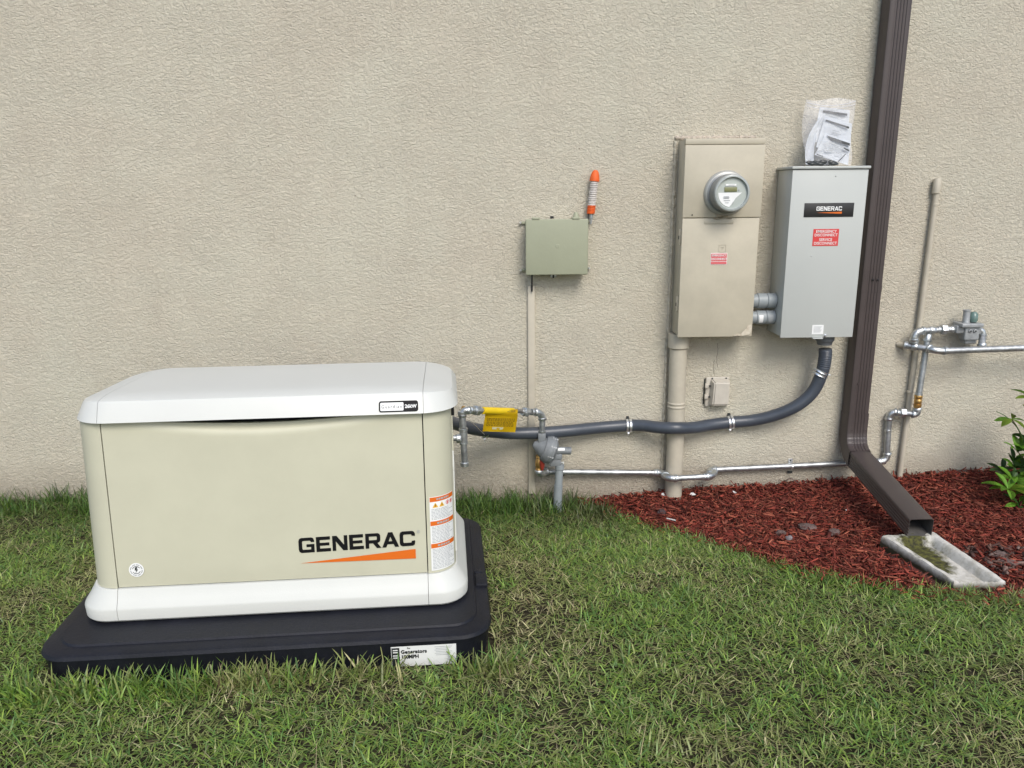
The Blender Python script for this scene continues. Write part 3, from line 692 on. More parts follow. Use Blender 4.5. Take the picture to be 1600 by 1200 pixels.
for (px, py) in ((1306, 275), (1268, 400)):
    p = W(px, py, AD); bm = bmesh.new(); lathe(bm, (p.x, -AD-.0002, p.z), (p.x, -AD-.002, p.z), [(0, .004), (1, .002)], 12); part('rivet', bm, grey_box, td)

# two grey couplings between the boxes
for k, (py, lab, rr) in enumerate(((470, 'upper thick grey pipe stub between the beige and grey boxes, without stickers', .036), (496, 'lower thick grey pipe stub between the beige and grey boxes, with white sticker', .034))):
    z = W(1190, py, .09).z; t = thing('conduit_coupling', lab, 'pipe coupling', (1.284, -.09, z), 0, 'grey pipe stubs between the two boxes')
    p0, p1 = Vector((1.218, -.085, z)), Vector((1.348, -.085, z))
    bm = bmesh.new(); cyl(bm, p0, p1, rr-.004, 28); part('pipe', bm, pvc_grey, t)
    bm = bmesh.new(); lathe(bm, p0+Vector((.036, 0, 0)), p0+Vector((.082, 0, 0)), [(0, rr-.003), (.06, rr), (.94, rr), (1, rr-.003)], 28); part('coupling', bm, pvc_grey, t)
    bm = bmesh.new(); lathe(bm, p0+Vector((.083, 0, 0)), p0+Vector((.126, 0, 0)), [(0, rr-.003), (.06, rr), (.94, rr), (1, rr-.003)], 28); part('coupling', bm, pvc_grey, t)
    if k:
        for x0, x1, m_ in ((1.262, 1.282, white_lab), (1.308, 1.330, ink_grey)):
            bm = bmesh.new()
            for i in range(4):
                a0, a1 = math.radians(-38+16*i), math.radians(-22+16*i)
                poly(bm, [(x0, -.085-(rr+.001)*math.cos(a0), z+(rr+.001)*math.sin(a0)), (x1, -.085-(rr+.001)*math.cos(a0), z+(rr+.001)*math.sin(a0)), (x1, -.085-(rr+.001)*math.cos(a1), z+(rr+.001)*math.sin(a1)), (x0, -.085-(rr+.001)*math.cos(a1), z+(rr+.001)*math.sin(a1))])
            part('sticker', bm, m_, t)

# ------------------------------------------------------------------ bag of booklets on the transfer switch
def Bp(px, py, k=0): # leaning from the switch top back to the wall
    t = (258-py)/105; return W(px, py, .125-.085*t+k)
def sheet(name, corners, thick, k, label_, bend=0.0, marks=(), group='paper booklets in the plastic bag'):
    """corners px: tl,tr,br,bl"""
    n_ = 8; b_ = bmesh.new(); P = []
    for j in range(n_+1):
        v = j/n_; row = []
        for i in range(n_+1):
            u = i/n_; tl, tr, br, bl = corners
            x = (tl[0]*(1-u)+tr[0]*u)*(1-v)+(bl[0]*(1-u)+br[0]*u)*v; y = (tl[1]*(1-u)+tr[1]*u)*(1-v)+(bl[1]*(1-u)+br[1]*u)*v
            row.append(b_.verts.new(Bp(x-bend*math.sin(PI*v)*(1-u*.3), y, k+.004*math.sin(u*5+v*3)+.003*math.sin(v*7))))
        P.append(row)
    for j in range(n_):
        for i in range(n_): b_.faces.new((P[j][i], P[j][i+1], P[j+1][i+1], P[j+1][i]))
    bmesh.ops.solidify(b_, geom=b_.faces[:], thickness=thick)
    c_ = Bp(*corners[3], k); t = thing(name, label_, 'booklet', tuple(c_), 0, group); part('pages', b_, paper, t)
    for (poly_, m_) in marks:
        b_ = bmesh.new(); polyfill(b_, [poly_], lambda x, y: Bp(x, y, k+.011)); part('print', b_, m_, t)
    return t
sheet('booklet', [(1281, 167), (1328, 172), (1324, 225), (1270, 222)], .003, .000, 'rearmost white booklet in the plastic bag, its dark heading near the top', marks=[([(1286, 172), (1324, 177.5), (1323.5, 181), (1286, 175.5)], ink), ([(1290, 178), (1310, 181), (1310, 182), (1290, 179)], ink_grey)])
sheet('booklet', [(1283, 180), (1290, 181), (1272, 257), (1259, 257)], .005, .005, 'curved bundle of white pages at the left side of the plastic bag', bend=10)
sheet('booklet', [(1289, 182), (1331, 193), (1328, 240), (1275, 230)], .003, .011, 'white booklet in the middle of the bag with a thin dark heading line', marks=[([(1290, 186.5), (1327, 198), (1326.5, 201), (1290, 189)], ink), ([(1301, 203), (1312, 206), (1312, 207), (1301, 204)], ink_grey), ([(1300, 206), (1314, 210), (1314, 211), (1300, 207)], ink_grey)])
sheet('booklet', [(1290, 208), (1329, 221), (1325, 258), (1273, 242)], .003, .018, 'front white leaflet low in the plastic bag with a wide slanting dark bar', marks=[([(1291.5, 211.5), (1328, 224), (1328, 228), (1298, 219)], ink), ([(1289, 234), (1304, 233), (1303, 235), (1292, 237)], ink_grey), ([(1282, 243), (1300, 249), (1300, 250.5), (1282, 244.5)], ink_grey), ([(1306, 238), (1317, 242), (1317, 243), (1306, 239)], ink_grey), ([(1276, 240), (1286, 243.5), (1286, 245.5), (1276, 242)], ink), ([(1318, 230), (1327, 234), (1327, 237), (1318, 232)], ink), ([(1296, 221), (1326, 232), (1326, 233), (1296, 222)], ink_grey), ([(1296, 226), (1320, 234), (1320, 235), (1296, 227)], ink_grey), ([(1309, 252), (1321, 240), (1322, 241), (1310, 253.5)], ink), ([(1277, 236), (1292, 231), (1292, 232), (1277, 237)], ink_grey)])
bm = bmesh.new()
for k in range(10):
    p = Bp(1265+k*4.2, 253.5+2*math.sin(k*2.1)+k*.25, .034); s = random.uniform(.009, .017); t_ = bmesh.new(); bmesh.ops.create_icosphere(t_, subdivisions=2, radius=s)
    for v in t_.verts: v.co = Vector((v.co.x*1.3, v.co.y*.6, v.co.z*.55))*(1+.3*noise.noise(v.co*90+Vector((k, 0, 0))))+p
    merge(bm, t_)
single('crumpled_black_packet', bm, mat('black_packet', (.03, .035, .035), .3), 'crumpled black packet at the bottom of the plastic bag', 'packet')
# the film
film = bpy.data.materials.new('clear_film'); film.use_nodes = True; n, l = N(film); b = n['Principled BSDF']
b.inputs['Base Color'].default_value = (.85, .86, .90, 1); b.inputs['Roughness'].default_value = .18; b.inputs['Alpha'].default_value = .13
bag = thing('plastic_bag', 'clear zip plastic bag of booklets leaning on the wall on top of the grey box', 'plastic bag', tuple(Bp(1295, 258)))
def film_sheet(k, amp, seed):
    b_ = bmesh.new(); P = []; nn = 26
    for j in range(nn+1):
        v = j/nn; row = []
        for i in range(nn+1):
            u = i/nn; xl = 1260-8*math.sin(PI*min(1, v*1.05))+2*v; xr = 1338-10*v**.7+3*math.sin(v*9)*v
            x = xl+(xr-xl)*u; y = 154+104*v+(2.5*math.sin(u*7+.5)-6*u*(1-u)*-1)*(1-v)
            d = k*math.sin(PI*u)**.5+amp*noise.noise(Vector((u*5, v*6, seed)))+amp*.7*noise.noise(Vector((u*13, v*11, seed+5)))
            row.append(b_.verts.new(Bp(x, y, d+.006)))
        P.append(row)
    for j in range(nn):
        for i in range(nn): b_.faces.new((P[j][i], P[j][i+1], P[j+1][i+1], P[j+1][i]))
    return b_
part('front_film', film_sheet(.032, .007, 1.0), film, bag, angle=80)
part('back_film', film_sheet(-.006, .004, 9.0), film, bag, angle=80)
zipm = mat('zip_strip', (.62, .62, .66), .3)
for dy in (0, 5):
    b_ = bmesh.new(); tube(b_, spline([Bp(1261, 160+dy, .010), Bp(1278, 164+dy, .012), Bp(1297, 165+dy, .015), Bp(1318, 163+dy*.8, .012), Bp(1337, 158+dy, .010)], 6), .0014, 6); part('zip_strip', b_, zipm, bag)

# ------------------------------------------------------------------ flexible grey conduit
fp = [(1289.5, 545, .115), (1289, 560, .115), (1284, 583, .112), (1270, 612, .105), (1245, 634, .095), (1210, 649, .07), (1175, 657, .045), (1141, 660, .036), (1110, 664, .05), (1085, 668, .085), (1058, 669, .125), (1030, 668, .10), (1005, 665, .06), (982, 665, .036), (940, 668, .04), (890, 673, .075), (850, 676, .09), (800, 677, .11), (765, 674, .15), (735, 669, .22), (712, 662, .30), (690, 655, .42), (660, 650, .60)]
fpath = spline([W(*p) for p in fp], 14)
fc_ = thing('flexible_conduit', 'thick dark grey flexible hose curving from the grey box along the wall to the generator', 'conduit', tuple(W(1289, 545, .115)))
bm = bmesh.new(); tube(bm, fpath, .030, 20, rf=lambda i: .0300+(.0010 if (i % 2 and i < 26) else 0)); part('hose', bm, flex_m, fc_, angle=60)
bm = bmesh.new()
ht = W(1289, 529, .115)
lathe(bm, Vector((ht.x, -.115, AZ-.001)), Vector((ht.x, -.115, AZ-.048)), [(0, .043), (.55, .043), (.7, .036), (1, .034)], 24); part('hub_fitting', bm, mat('dark_grey_pvc', (.13, .14, .15), .45), fc_)
# ribbed collar below the hub
bm = bmesh.new(); P = fpath[2:24]
tube(bm, P, .031, 20, rf=lambda i: .0315 if i % 2 else .0300); part('ribbed_sleeve', bm, flex_m, fc_, angle=20)
def clamp(px, py, d, tang, lab):
    c_ = W(px, py, d); t = thing('pipe_strap', lab, 'pipe strap', tuple(c_), 0, 'zinc straps round the grey hose'); tv = Vector(tang).normalized()
    for s in (-.008, .008):
        b_ = bmesh.new(); lathe(b_, c_+tv*(s-.0055), c_+tv*(s+.0055), [(0, .0312), (0, .0345), (.3, .0335), (.7, .0335), (1, .0345), (1, .0312)], 24, cap=False); part('band', b_, zinc, t)
    dn = Vector((0, 0, -1)) if abs(tv.x) > .6 else Vector((1, 0, -.2)).normalized()
    b_ = bmesh.new(); cyl(b_, c_+dn*.028, c_+dn*.052+Vector((0, .0, 0)), .0028, 8); cyl(b_, c_+dn*.034+Vector((0, -.006, 0)), c_+dn*.040+Vector((0, .01, 0)), .006, 8); part('screw', b_, zinc, t)
    if d < .06:
        b_ = bmesh.new(); box(b_, c_.x-.006, c_.x+.006, c_.y+.02, -.0005, c_.z+.018, c_.z+.040, .001); part('wall_anchor', b_, ink, t)
clamp(1281.5, 583, .112, (.45, 0, 1), 'zinc strap high on the grey hose just below the grey box')
clamp(1141, 660, .036, (1, 0, .12), 'zinc strap on the grey hose right of the fat beige conduit')
clamp(982, 665, .036, (1, 0, 0), 'zinc strap on the grey hose left of the fat beige conduit')
clamp(757, 674, .155, (1, .2, -.02), 'zinc strap on the grey hose under the yellow tag')

# ------------------------------------------------------------------ gas pipework
PR = .0146
def seg(root, a, b_, r=PR, name='pipe', m=galv):
    bm_ = bmesh.new(); cyl(bm_, a, b_, r, 18); return part(name, bm_, m, root)
def collar(root, c_, d, r=PR*1.32, L=.016, name='coupling', m=galv2, n_=18):
    d = Vector(d).normalized(); bm_ = bmesh.new(); lathe(bm_, c_-d*L/2, c_+d*L/2, [(0, r*.88), (.12, r), (.88, r), (1, r*.88)], n_); return part(name, bm_, m, root)
def elbow(root, a, c_, b_, r=PR*1.2, m=galv2):
    a, c_, b_ = map(Vector, (a, c_, b_)); bm_ = bmesh.new()
    P = [a.lerp(c_, t).lerp(c_.lerp(b_, t), t) for t in np.linspace(0, 1, 11)]
    tube(bm_, P, r, 18)
    for p, q in ((a, c_), (b_, c_)):
        d = (q-p).normalized(); lathe(bm_, p-d*.004, p+d*.009, [(0, r*1.08), (.2, r*1.2), (.8, r*1.2), (1, r*1.05)], 18)
    return part('elbow', bm_, m, root)
def union_(root, c_, d, r=PR, m=galv2, L=.05):
    d = Vector(d).normalized(); bm_ = bmesh.new()
    lathe(bm_, c_-d*L/2, c_+d*L/2, [(0, r*1.15), (.2, r*1.25), (.22, r*1.2)], 18); lathe(bm_, c_-d*L*.26, c_+d*L*.22, [(0, r*1.4), (.08, r*1.75), (.92, r*1.75), (1, r*1.4)], 6); lathe(bm_, c_+d*L*.22, c_+d*L/2, [(0, r*1.2), (1, r*1.15)], 18)
    return part('union', bm_, m, root)

# drip leg
dl = thing('drip_leg', 'short vertical galvanised gas pipe with end cap at the right end of the generator', 'gas pipe', tuple(W(725, 730, .5)))
dd = .50
seg(dl, W(722.5, 648, dd), W(723.5, 668, dd), .0150); collar(dl, W(722, 645, dd), (0, 0, 1), .0185, .018)
# top elbow turning right
elbow(dl, W(722.5, 650, dd), W(722.5, 639.5, dd), W(733, 641, dd), .0155)
bm = bmesh.new(); lathe(bm, W(724, 642, dd-.012), W(724.3, 634.5, dd-.012), [(0, .009), (.3, .009), (.35, .0105), (.7, .0105), (.75, .007), (1, .007)], 6); part('test_plug', bm, brass, dl)
collar(dl, W(724, 671, dd), (0, 0, 1), .0195, .012); collar(dl, W(724.5, 692, dd), (0, 0, 1), .0185, .010)
seg(dl, W(724, 669, dd), W(724.5, 694, dd), .0175, 'tee')
seg(dl, W(724, 684, dd), W(700, 685, dd), .0140); collar(dl, W(717, 685, dd), (1, 0, 0), .0205, .022)
seg(dl, W(724.5, 692, dd), W(726, 722, dd), .0142)
collar(dl, W(726, 725, dd), (0, 0, 1), .0190, .020, 'end_cap'); 
bm = bmesh.new(); tube(bm, [W(731, 655, dd-.02), W(743, 665, .36), W(757, 679, .20)], .0018, 5)
single('thin_white_wire', bm, cable_w, 'thin white wire slanting down from the drip leg to the strap on the grey hose', 'wire')

# flexible connector with yellow tag
fx = thing('gas_connector', 'horizontal stainless flexible gas connector between the drip leg and the regulator', 'gas connector', tuple(W(790, 643, .33)))
Pa, Pb = W(735, 641, .49), W(838, 644, .135); dv = (Pb-Pa).normalized()
collar(fx, Pa+dv*.004, dv, .0165, .02); union_(fx, Pa+dv*.042, dv, .0135, L=.056); union_(fx, Pb-dv*.085, dv, .0130, L=.056); collar(fx, Pb-dv*.03, dv, .0165, .02)
bm = bmesh.new(); P = [Pa.lerp(Pb, t)+Vector((0, 0, .004*math.sin(t*PI))) for t in np.linspace(.1, .85, 90)]; tube(bm, P, .0105, 12, rf=lambda i: .0108 if i % 2 else .0096); part('corrugated_hose', bm, mat('stainless', (.42, .41, .40), .35, .85), fx)
seg(fx, Pb-dv*.04, Pb, PR)
elbow(fx, Pb-dv*.01, W(846.5, 644, .12), W(847.5, 655, .12))
seg(fx, W(847.5, 653, .12), W(847, 676, .12))
collar(fx, W(847, 674, .12), (0, 0, 1), .0175, .012)
# tag
tg = thing('warning_tag', 'bright yellow folded warning tag wrapped over the flexible gas connector', 'tag', tuple(W(782, 670, .30)))
def tagp(u, v, lift=0):  # u 0..1 across, v 0..1 down
    px = 758+u*51-(1-v)*0; dp = .40-.13*u
    py = 638+v*36+1.5*u
    if v > .3: px += -4*(v-.3)/.7*(1-u)+(-4)*(v-.3)/.7*u
    d = dp+.014*math.sin(min(v, .3)/.3*PI*.8)+.006*math.sin(u*9+v*4)*max(0, v-.2)
    return W(px, py, d+lift)
bm = bmesh.new(); nn = 16; P = [[bm.verts.new(tagp(i/nn, j/nn)) for i in range(nn+1)] for j in range(nn+1)]
for j in range(nn):
    for i in range(nn): bm.faces.new((P[j][i], P[j][i+1], P[j+1][i+1], P[j+1][i]))
bmesh.ops.solidify(bm, geom=bm.faces[:], thickness=.0006); part('tag_sheet', bm, yellow, tg, angle=80)
bm = bmesh.new()
for v in (.05, .10, .42, .47, .52, .58, .63, .68, .73):
    u = .08
    while u < .9:
        wd = random.uniform(.02, .08); poly(bm, [tagp(u, v, .003), tagp(min(u+wd, .93), v, .003), tagp(min(u+wd, .93), v+.022, .003), tagp(u, v+.022, .003)]); u += wd+.02
part('tag_print', bm, yellow_ink, tg)
bm = bmesh.new(); poly(bm, [tagp(.28, .80, .003), tagp(.62, .80, .003), tagp(.60, .90, .003), tagp(.28, .90, .003)]); part('tag_stamp', bm, mat('tag_grey', (.5, .48, .3), .5), tg)
bm = bmesh.new(); P = [Pa.lerp(Pb, t) for t in (.22, .4, .62)]; tube(bm, [Pa.lerp(Pb, t) for t in np.linspace(.17, .62, 8)], .0165, 14); part('tag_sleeve', bm, yellow, tg)

# regulator by the generator
rg = thing('gas_regulator', 'dark grey disc-shaped gas regulator mounted on edge near the generator', 'gas regulator', tuple(W(857, 700, .12)), 0, 'gas regulators')
rd = .12
A0, A1 = W(833, 694, rd), W(868, 706, rd)
bm = bmesh.new(); lathe(bm, A0, A1, [(0, .012), (.05, .018), (.30, .040), (.45, .052), (.46, .060), (.66, .070), (.68, .071), (.74, .071), (.75, .068), (.80, .068), (.81, .070), (.87, .070), (.90, .062), (1, .045)], 36); part('diaphragm_housing', bm, reg_grey, rg, angle=30)
axv = (A1-A0).normalized(); fxr, fyr = frame(axv); cm = A0.lerp(A1, .775)
for k in range(8):
    a = 2*PI*(k+.3)/8; q = cm+(fxr*math.cos(a)+fyr*math.sin(a))*.066
    bm = bmesh.new(); lathe(bm, q-axv*.014, q+axv*.014, [(0, .0065), (.25, .0065), (.26, .0045), (.74, .0045), (.75, .0065), (1, .0065)], 6); part('bolt', bm, reg_light, rg)
bm = bmesh.new(); box(bm, W(840, 0, rd).x, W(853.5, 0, rd).x, -rd-.020, -rd+.020, W(847, 690, rd).z, W(847, 676, rd).z, .004); part('inlet_block', bm, reg_grey, rg)
bm = bmesh.new(); cyl(bm, W(862, 703.5, rd), W(892, 704.5, rd), .0185, 20); lathe(bm, W(888, 704.3, rd), W(892.5, 704.6, rd), [(0, .019), (.7, .019), (1, .015)], 20); part('spring_housing', bm, reg_grey, rg)
bm = bmesh.new(); p0, p1 = W(868.5, 701, rd), W(882, 701.3, rd)
for i in range(3):
    a0, a1 = math.radians(10+14*i), math.radians(24+14*i); r_ = .0195
    poly(bm, [(p0.x, -rd-r_*math.cos(a0), p0.z-.008+r_*math.sin(a0)), (p1.x, -rd-r_*math.cos(a0), p0.z-.008+r_*math.sin(a0)), (p1.x, -rd-r_*math.cos(a1), p0.z-.008+r_*math.sin(a1)), (p0.x, -rd-r_*math.cos(a1), p0.z-.008+r_*math.sin(a1))])
part('label', bm, white_lab, rg)
bm = bmesh.new(); box(bm, W(865, 0, rd).x, W(883, 0, rd).x, -rd-.022, -rd+.022, W(870, 717, rd).z, W(870, 708, rd).z, .006); box(bm, W(861, 0, rd).x, W(881, 0, rd).x, -rd-.019, -rd+.019, W(870, 727, rd).z, W(870, 716.5, rd).z, .004); part('vent_block', bm, reg_grey, rg)
vp_ = thing('vent_pipe', 'short grey plastic vent pipe dropping from the disc-shaped regulator into the grass', 'pipe', tuple(W(873, 790, rd)))
seg(vp_, W(874.5, 727, rd), W(872.5, 760, rd), .0195, 'pipe', pvc_grey); seg(vp_, W(872.5, 758, rd), W(870.5, 800, rd), .0215, 'pipe', pvc_grey)
bm = bmesh.new(); lathe(bm, W(874.6, 726, rd), W(874.3, 733, rd), [(0, .0225), (.9, .0225), (1, .020)], 20); part('coupling', bm, pvc_grey, vp_)
# shut-off valve
sv = thing('shutoff_valve', 'brass gas valve with red handle under the disc-shaped regulator', 'valve', tuple(W(843, 736, .11)))
bm = bmesh.new(); lathe(bm, W(842.5, 711, .11), W(842, 736, .11), [(0, .015), (.15, .018), (.2, .014), (.35, .019), (.65, .019), (.8, .014), (.85, .018), (1, .018)], 12); part('body', bm, brass, sv)
bm = bmesh.new(); lathe(bm, W(847, 714, .13), W(847.5, 735, .13), [(0, .006), (.15, .010), (.4, .014), (.6, .012), (.8, .009), (1, .004)], 8); part('handle', bm, redm, sv)

# low gas line
gp = thing('gas_pipe_run', 'long galvanised gas pipe low along the wall, rising behind the downspout to the upper pipework', 'gas pipe', tuple(W(1000, 745, .04)))
e1 = W(842, 744, .11)
elbow(gp, W(842, 735, .11), e1, W(853, 737, .05)); collar(gp, W(842, 737, .11), (0, 0, 1), .0195, .012)
collar(gp, W(853, 736.5, .045), (1, 0, 0), .0195, .018)
seg(gp, W(848, 737, .045), W(1026, 738.5, .03)); collar(gp, W(875, 736.8, .043), (1, 0, 0), .0152, .012, 'clip', zinc); collar(gp, W(1010, 738.3, .031), (1, 0, 0), .0150, .05); collar(gp, W(1024, 738.5, .03), (1, 0, 0), .0185, .018)
elbow(gp, W(1026, 738.5, .03), W(1040, 739, .03), W(1040, 743, .09)); elbow(gp, W(1039, 742, .07), W(1040, 747.5, .135), W(1056, 747.5, .135))
seg(gp, W(1052, 747.5, .135), W(1104, 744.5, .135)); collar(gp, W(1057, 747, .135), (1, 0, .05), .0185, .014); collar(gp, W(1101, 744.7, .135), (1, 0, .05), .0185, .014)
elbow(gp, W(1104, 744.5, .135), W(1116, 744, .135), W(1115, 737, .06)); elbow(gp, W(1109, 741, .10), W(1107, 734, .028), W(1118, 733.5, .028))
seg(gp, W(1112, 734, .028), W(1383, 721, .028)); collar(gp, W(1237, 728.5, .028), (1, 0, .05), .0155, .012, 'clip', zinc)
elbow(gp, W(1372, 721.5, .028), W(1387, 720, .028), W(1386, 708, .028)); collar(gp, W(1366, 722, .028), (1, 0, .05), .0205, .04)
seg(gp, W(1385.5, 712, .028), W(1389, 655, .028)); collar(gp, W(1387.5, 673, .028), (0, 0, 1), .0165, .016); collar(gp, W(1389, 653, .028), (0, 0, 1), .0185, .012)
elbow(gp, W(1389, 655, .028), W(1390, 644, .03), W(1400, 644, .04)); union_(gp, W(1410, 645, .055), (1, 0, -.05), PR, L=.06); seg(gp, W(1398, 644, .04), W(1428, 647, .075))
elbow(gp, W(1426, 647, .075), W(1435, 648, .08), W(1433, 638, .08)); 
seg(gp, W(1433, 640, .08), W(1433.5, 633, .08)); 
bm = bmesh.new(); lathe(bm, W(1433, 637, .08), W(1435.5, 616, .08), [(0, .017), (.1, .019), (.28, .019), (.3, .016), (.36, .0185), (.62, .0185), (.66, .016), (.72, .0195), (.95, .0195), (1, .017)], 8); part('brass_coupling', bm, brass, gp)
collar(gp, W(1435.6, 616, .08), (.1, 0, 1), .0185, .012)
seg(gp, W(1435.6, 616, .08), W(1449, 531, .06)); elbow(gp, W(1448.5, 532, .06), W(1451, 521, .055), W(1451, 517, .035)); collar(gp, W(1448, 531, .06), (.1, 0, 1), .0195, .012)
for (px, py) in ((876, 725), (1235, 720)):
    t = thing('wall_clip', 'small zinc clip on the low gas pipe, '+('beside the grey vent pipe' if px < 1000 else 'left of the downspout'), 'clip', tuple(W(px, py, 0)), 0, 'zinc clips on the low gas pipe')
    p = W(px+2 if px < 1000 else px, py, .003); bm = bmesh.new(); box(bm, p.x-.011, p.x+.011, -.005, -.0005, p.z-.020, p.z+.012, .001); part('tab', bm, zinc, t)
    bm = bmesh.new(); lathe(bm, (p.x, -.005, p.z+.002), (p.x, -.0065, p.z+.002), [(0, .0045), (1, .0035)], 10); part('screw', bm, ink, t)
    bm = bmesh.new(); box(bm, p.x-.012, p.x+.012, -.012, -.0005, p.z-.064, p.z-.056, .001); part('lower_tab', bm, ink, t)

# upper gas line
ug = thing('upper_gas_pipe', 'galvanised gas pipe loop leaving the wall right of the downspout and running out of view', 'gas pipe', tuple(W(1430, 545, .05)))
seg(ug, W(1403, 538, .0), W(1418, 540, .045), .0135, 'wall_stub', pvc_beige); collar(ug, W(1416, 539.5, .04), (1, -.6, 0), .0200, .02)
seg(ug, W(1416, 540, .045), W(1460, 546, .115), .0150); collar(ug, W(1429, 541.5, .065), (1, -.6, 0), .0205, .025, 'tee')
elbow(ug, W(1452, 544.5, .105), W(1460, 548, .135), W(1476, 548.5, .135), .0175); collar(ug, W(1477, 548, .135), (1, 0, 0), .0205, .014)
seg(ug, W(1474, 548.3, .135), W(1700, 540, .135), .0160)
seg(ug, W(1429, 541, .065), W(1428, 533, .065), .0165); collar(ug, W(1428.5, 534, .065), (0, 0, 1), .0200, .012)
elbow(ug, W(1428, 532, .065), W(1428, 517, .065), W(1443, 516.5, .065), .0175)
seg(ug, W(1440, 516.5, .065), W(1468, 515.5, .065), .0155); collar(ug, W(1456, 516, .065), (1, 0, 0), .0190, .03, 'tee')
union_(ug, W(1474, 515, .065), (1, 0, 0), .0145, L=.06); seg(ug, W(1468, 515, .065), W(1500, 514, .065), .0135); collar(ug, W(1487, 514.8, .065), (1, 0, 0), .0185, .022)
elbow(ug, W(1526, 515, .065), W(1536, 515, .065), W(1535, 525, .07), .0165); collar(ug, W(1534.5, 529, .075), (0, 0, 1), .0205, .012)
seg(ug, W(1535, 524, .07), W(1534, 541, .12), .0155); collar(ug, W(1534, 539, .11), (0, -.4, -1), .0205, .014)
ur = thing('gas_regulator', 'small pale gas regulator with upright spring cap and green cap, right of downspout', 'gas regulator', tuple(W(1513, 530, .07)), 0, 'gas regulators')
def bxp(px0, px1, py0, py1, d0, d1, bev, name, m, root):
    a, b_ = W(px0, py0, (d0+d1)/2), W(px1, py1, (d0+d1)/2); bm_ = bmesh.new(); box(bm_, min(a.x, b_.x), max(a.x, b_.x), -d1, -d0, min(a.z, b_.z), max(a.z, b_.z), bev, 3); return part(name, bm_, m, root)
bxp(1504, 1524, 509, 530, .045, .10, .006, 'body', reg_light, ur)
bxp(1496, 1529, 504, 509.5, .03, .115, .004, 'flange', reg_light, ur)
bxp(1492, 1506, 508, 520, .05, .09, .006, 'inlet_boss', reg_light, ur); bxp(1522, 1529, 508, 521, .05, .09, .004, 'outlet_boss', reg_light, ur)
bxp(1504, 1521, 529, 536, .03, .08, .005, 'lower_boss', reg_light, ur)
bm = bmesh.new(); lathe(bm, W(1509, 506, .075), W(1511, 484, .075), [(0, .020), (.1, .0165), (.9, .0155), (.92, .0175), (1, .0175)], 20); part('spring_cap', bm, reg_light, ur)
bm = bmesh.new(); lathe(bm, W(1521, 504, .085), W(1521.5, 487, .07), [(0, .012), (.2, .019), (.7, .020), (.95, .013), (1, .004)], 16); part('vent_cap', bm, green_glass, ur)
for px in (1516, 1523.5):
    p = W(px, 517, .101); bm = bmesh.new(); lathe(bm, p, p+Vector((0, -.006, 0)), [(0, .0085), (.8, .0085), (1, .007)], 12); bb = part('port_boss', bm, reg_light, ur)
    bm = bmesh.new(); lathe(bm, p+Vector((0, -.0062, 0)), p+Vector((0, -.0075, 0)), [(0, .0042), (1, .0040)], 10); part('port_plug', bm, ink, bb)

# thin beige pipe at the right
tp = thing('thin_beige_pipe', 'thin beige painted pipe rising up the wall right of the downspout, capped at the top', 'pipe', tuple(W(1403, 750, .02)))
seg(tp, W(1464.5, 290, .022), W(1403, 765, .022), .0130, 'pipe', pvc_beige)
bm = bmesh.new(); lathe(bm, W(1462, 303, .022), W(1465, 279, .022), [(0, .0135), (.04, .018), (.9, .018), (1, .014)], 18); cyl(bm, W(1464.5, 284, .022), W(1464, 284, .0), .017, 16); part('top_elbow', bm, pvc_beige, tp)
for (px, py) in ((1461, 320), (1421.5, 612)): collar(tp, W(px, py, .022), W(1464.5, 290, .022)-W(1403, 765, .022), .0148, .012, 'band', pvc_beige)

# ------------------------------------------------------------------ downspout
ds = thing('downspout', 'dark brown ribbed metal downspout running down the wall and kicking out over the splash block', 'downspout', (1.80, 0, -.1))
DX0, DX1, DY0, DY1 = 1.752, 1.854, -.092, -.014
def sect(x0, x1, h, nr=4):
    """profile points (s across, t depth) for front face with grooves; ccw"""
    w_ = x1-x0; r = .010; P = []
    P += [(x0, 0), (x0, h-r), (x0+r*.3, h-r*.3), (x0+r, h)]
    for k in range(nr):
        c_ = x0+w_*(.30+.14*k); P += [(c_-.006, h), (c_-.003, h-.003), (c_+.003, h-.003), (c_+.006, h)]
    P += [(x1-r, h), (x1-r*.3, h-r*.3), (x1, h-r), (x1, 0)]
    return P
def sweep(bm, frames, prof, capend=False, inner=0):
    R = []
    for (o_, ex_, ed_) in frames: R.append([bm.verts.new(o_+ex_*p[0]+ed_*p[1]) for p in prof])
    n_ = len(prof)
    for a, b_ in zip(R, R[1:]):
        for i in range(n_): bm.faces.new((a[i], a[(i+1) % n_], b_[(i+1) % n_], b_[i]))
    return R
wD, hD = DX1-DX0, DY1*-1+DY0*-1-2*(-DY1)
hD = .078
prof = sect(0, wD, hD)
up_fr = [(Vector((DX0-.006*(2.6-z)/2.6*0, DY1, z)), Vector((1, 0, 0)), Vector((0, -1, 0))) for z in (3.4, 2.4, 1.4, .9)]
bm = bmesh.new(); sweep(bm, up_fr+[(Vector((DX0, DY1, .175)), Vector((1, 0, 0)), Vector((0, -1, 0)))], prof); part('upper_pipe', bm, bronze, ds, angle=25)
bm = bmesh.new(); prof2 = [(x*1.05-.0025, y*1.04) for x, y in sect(0, wD, hD)]
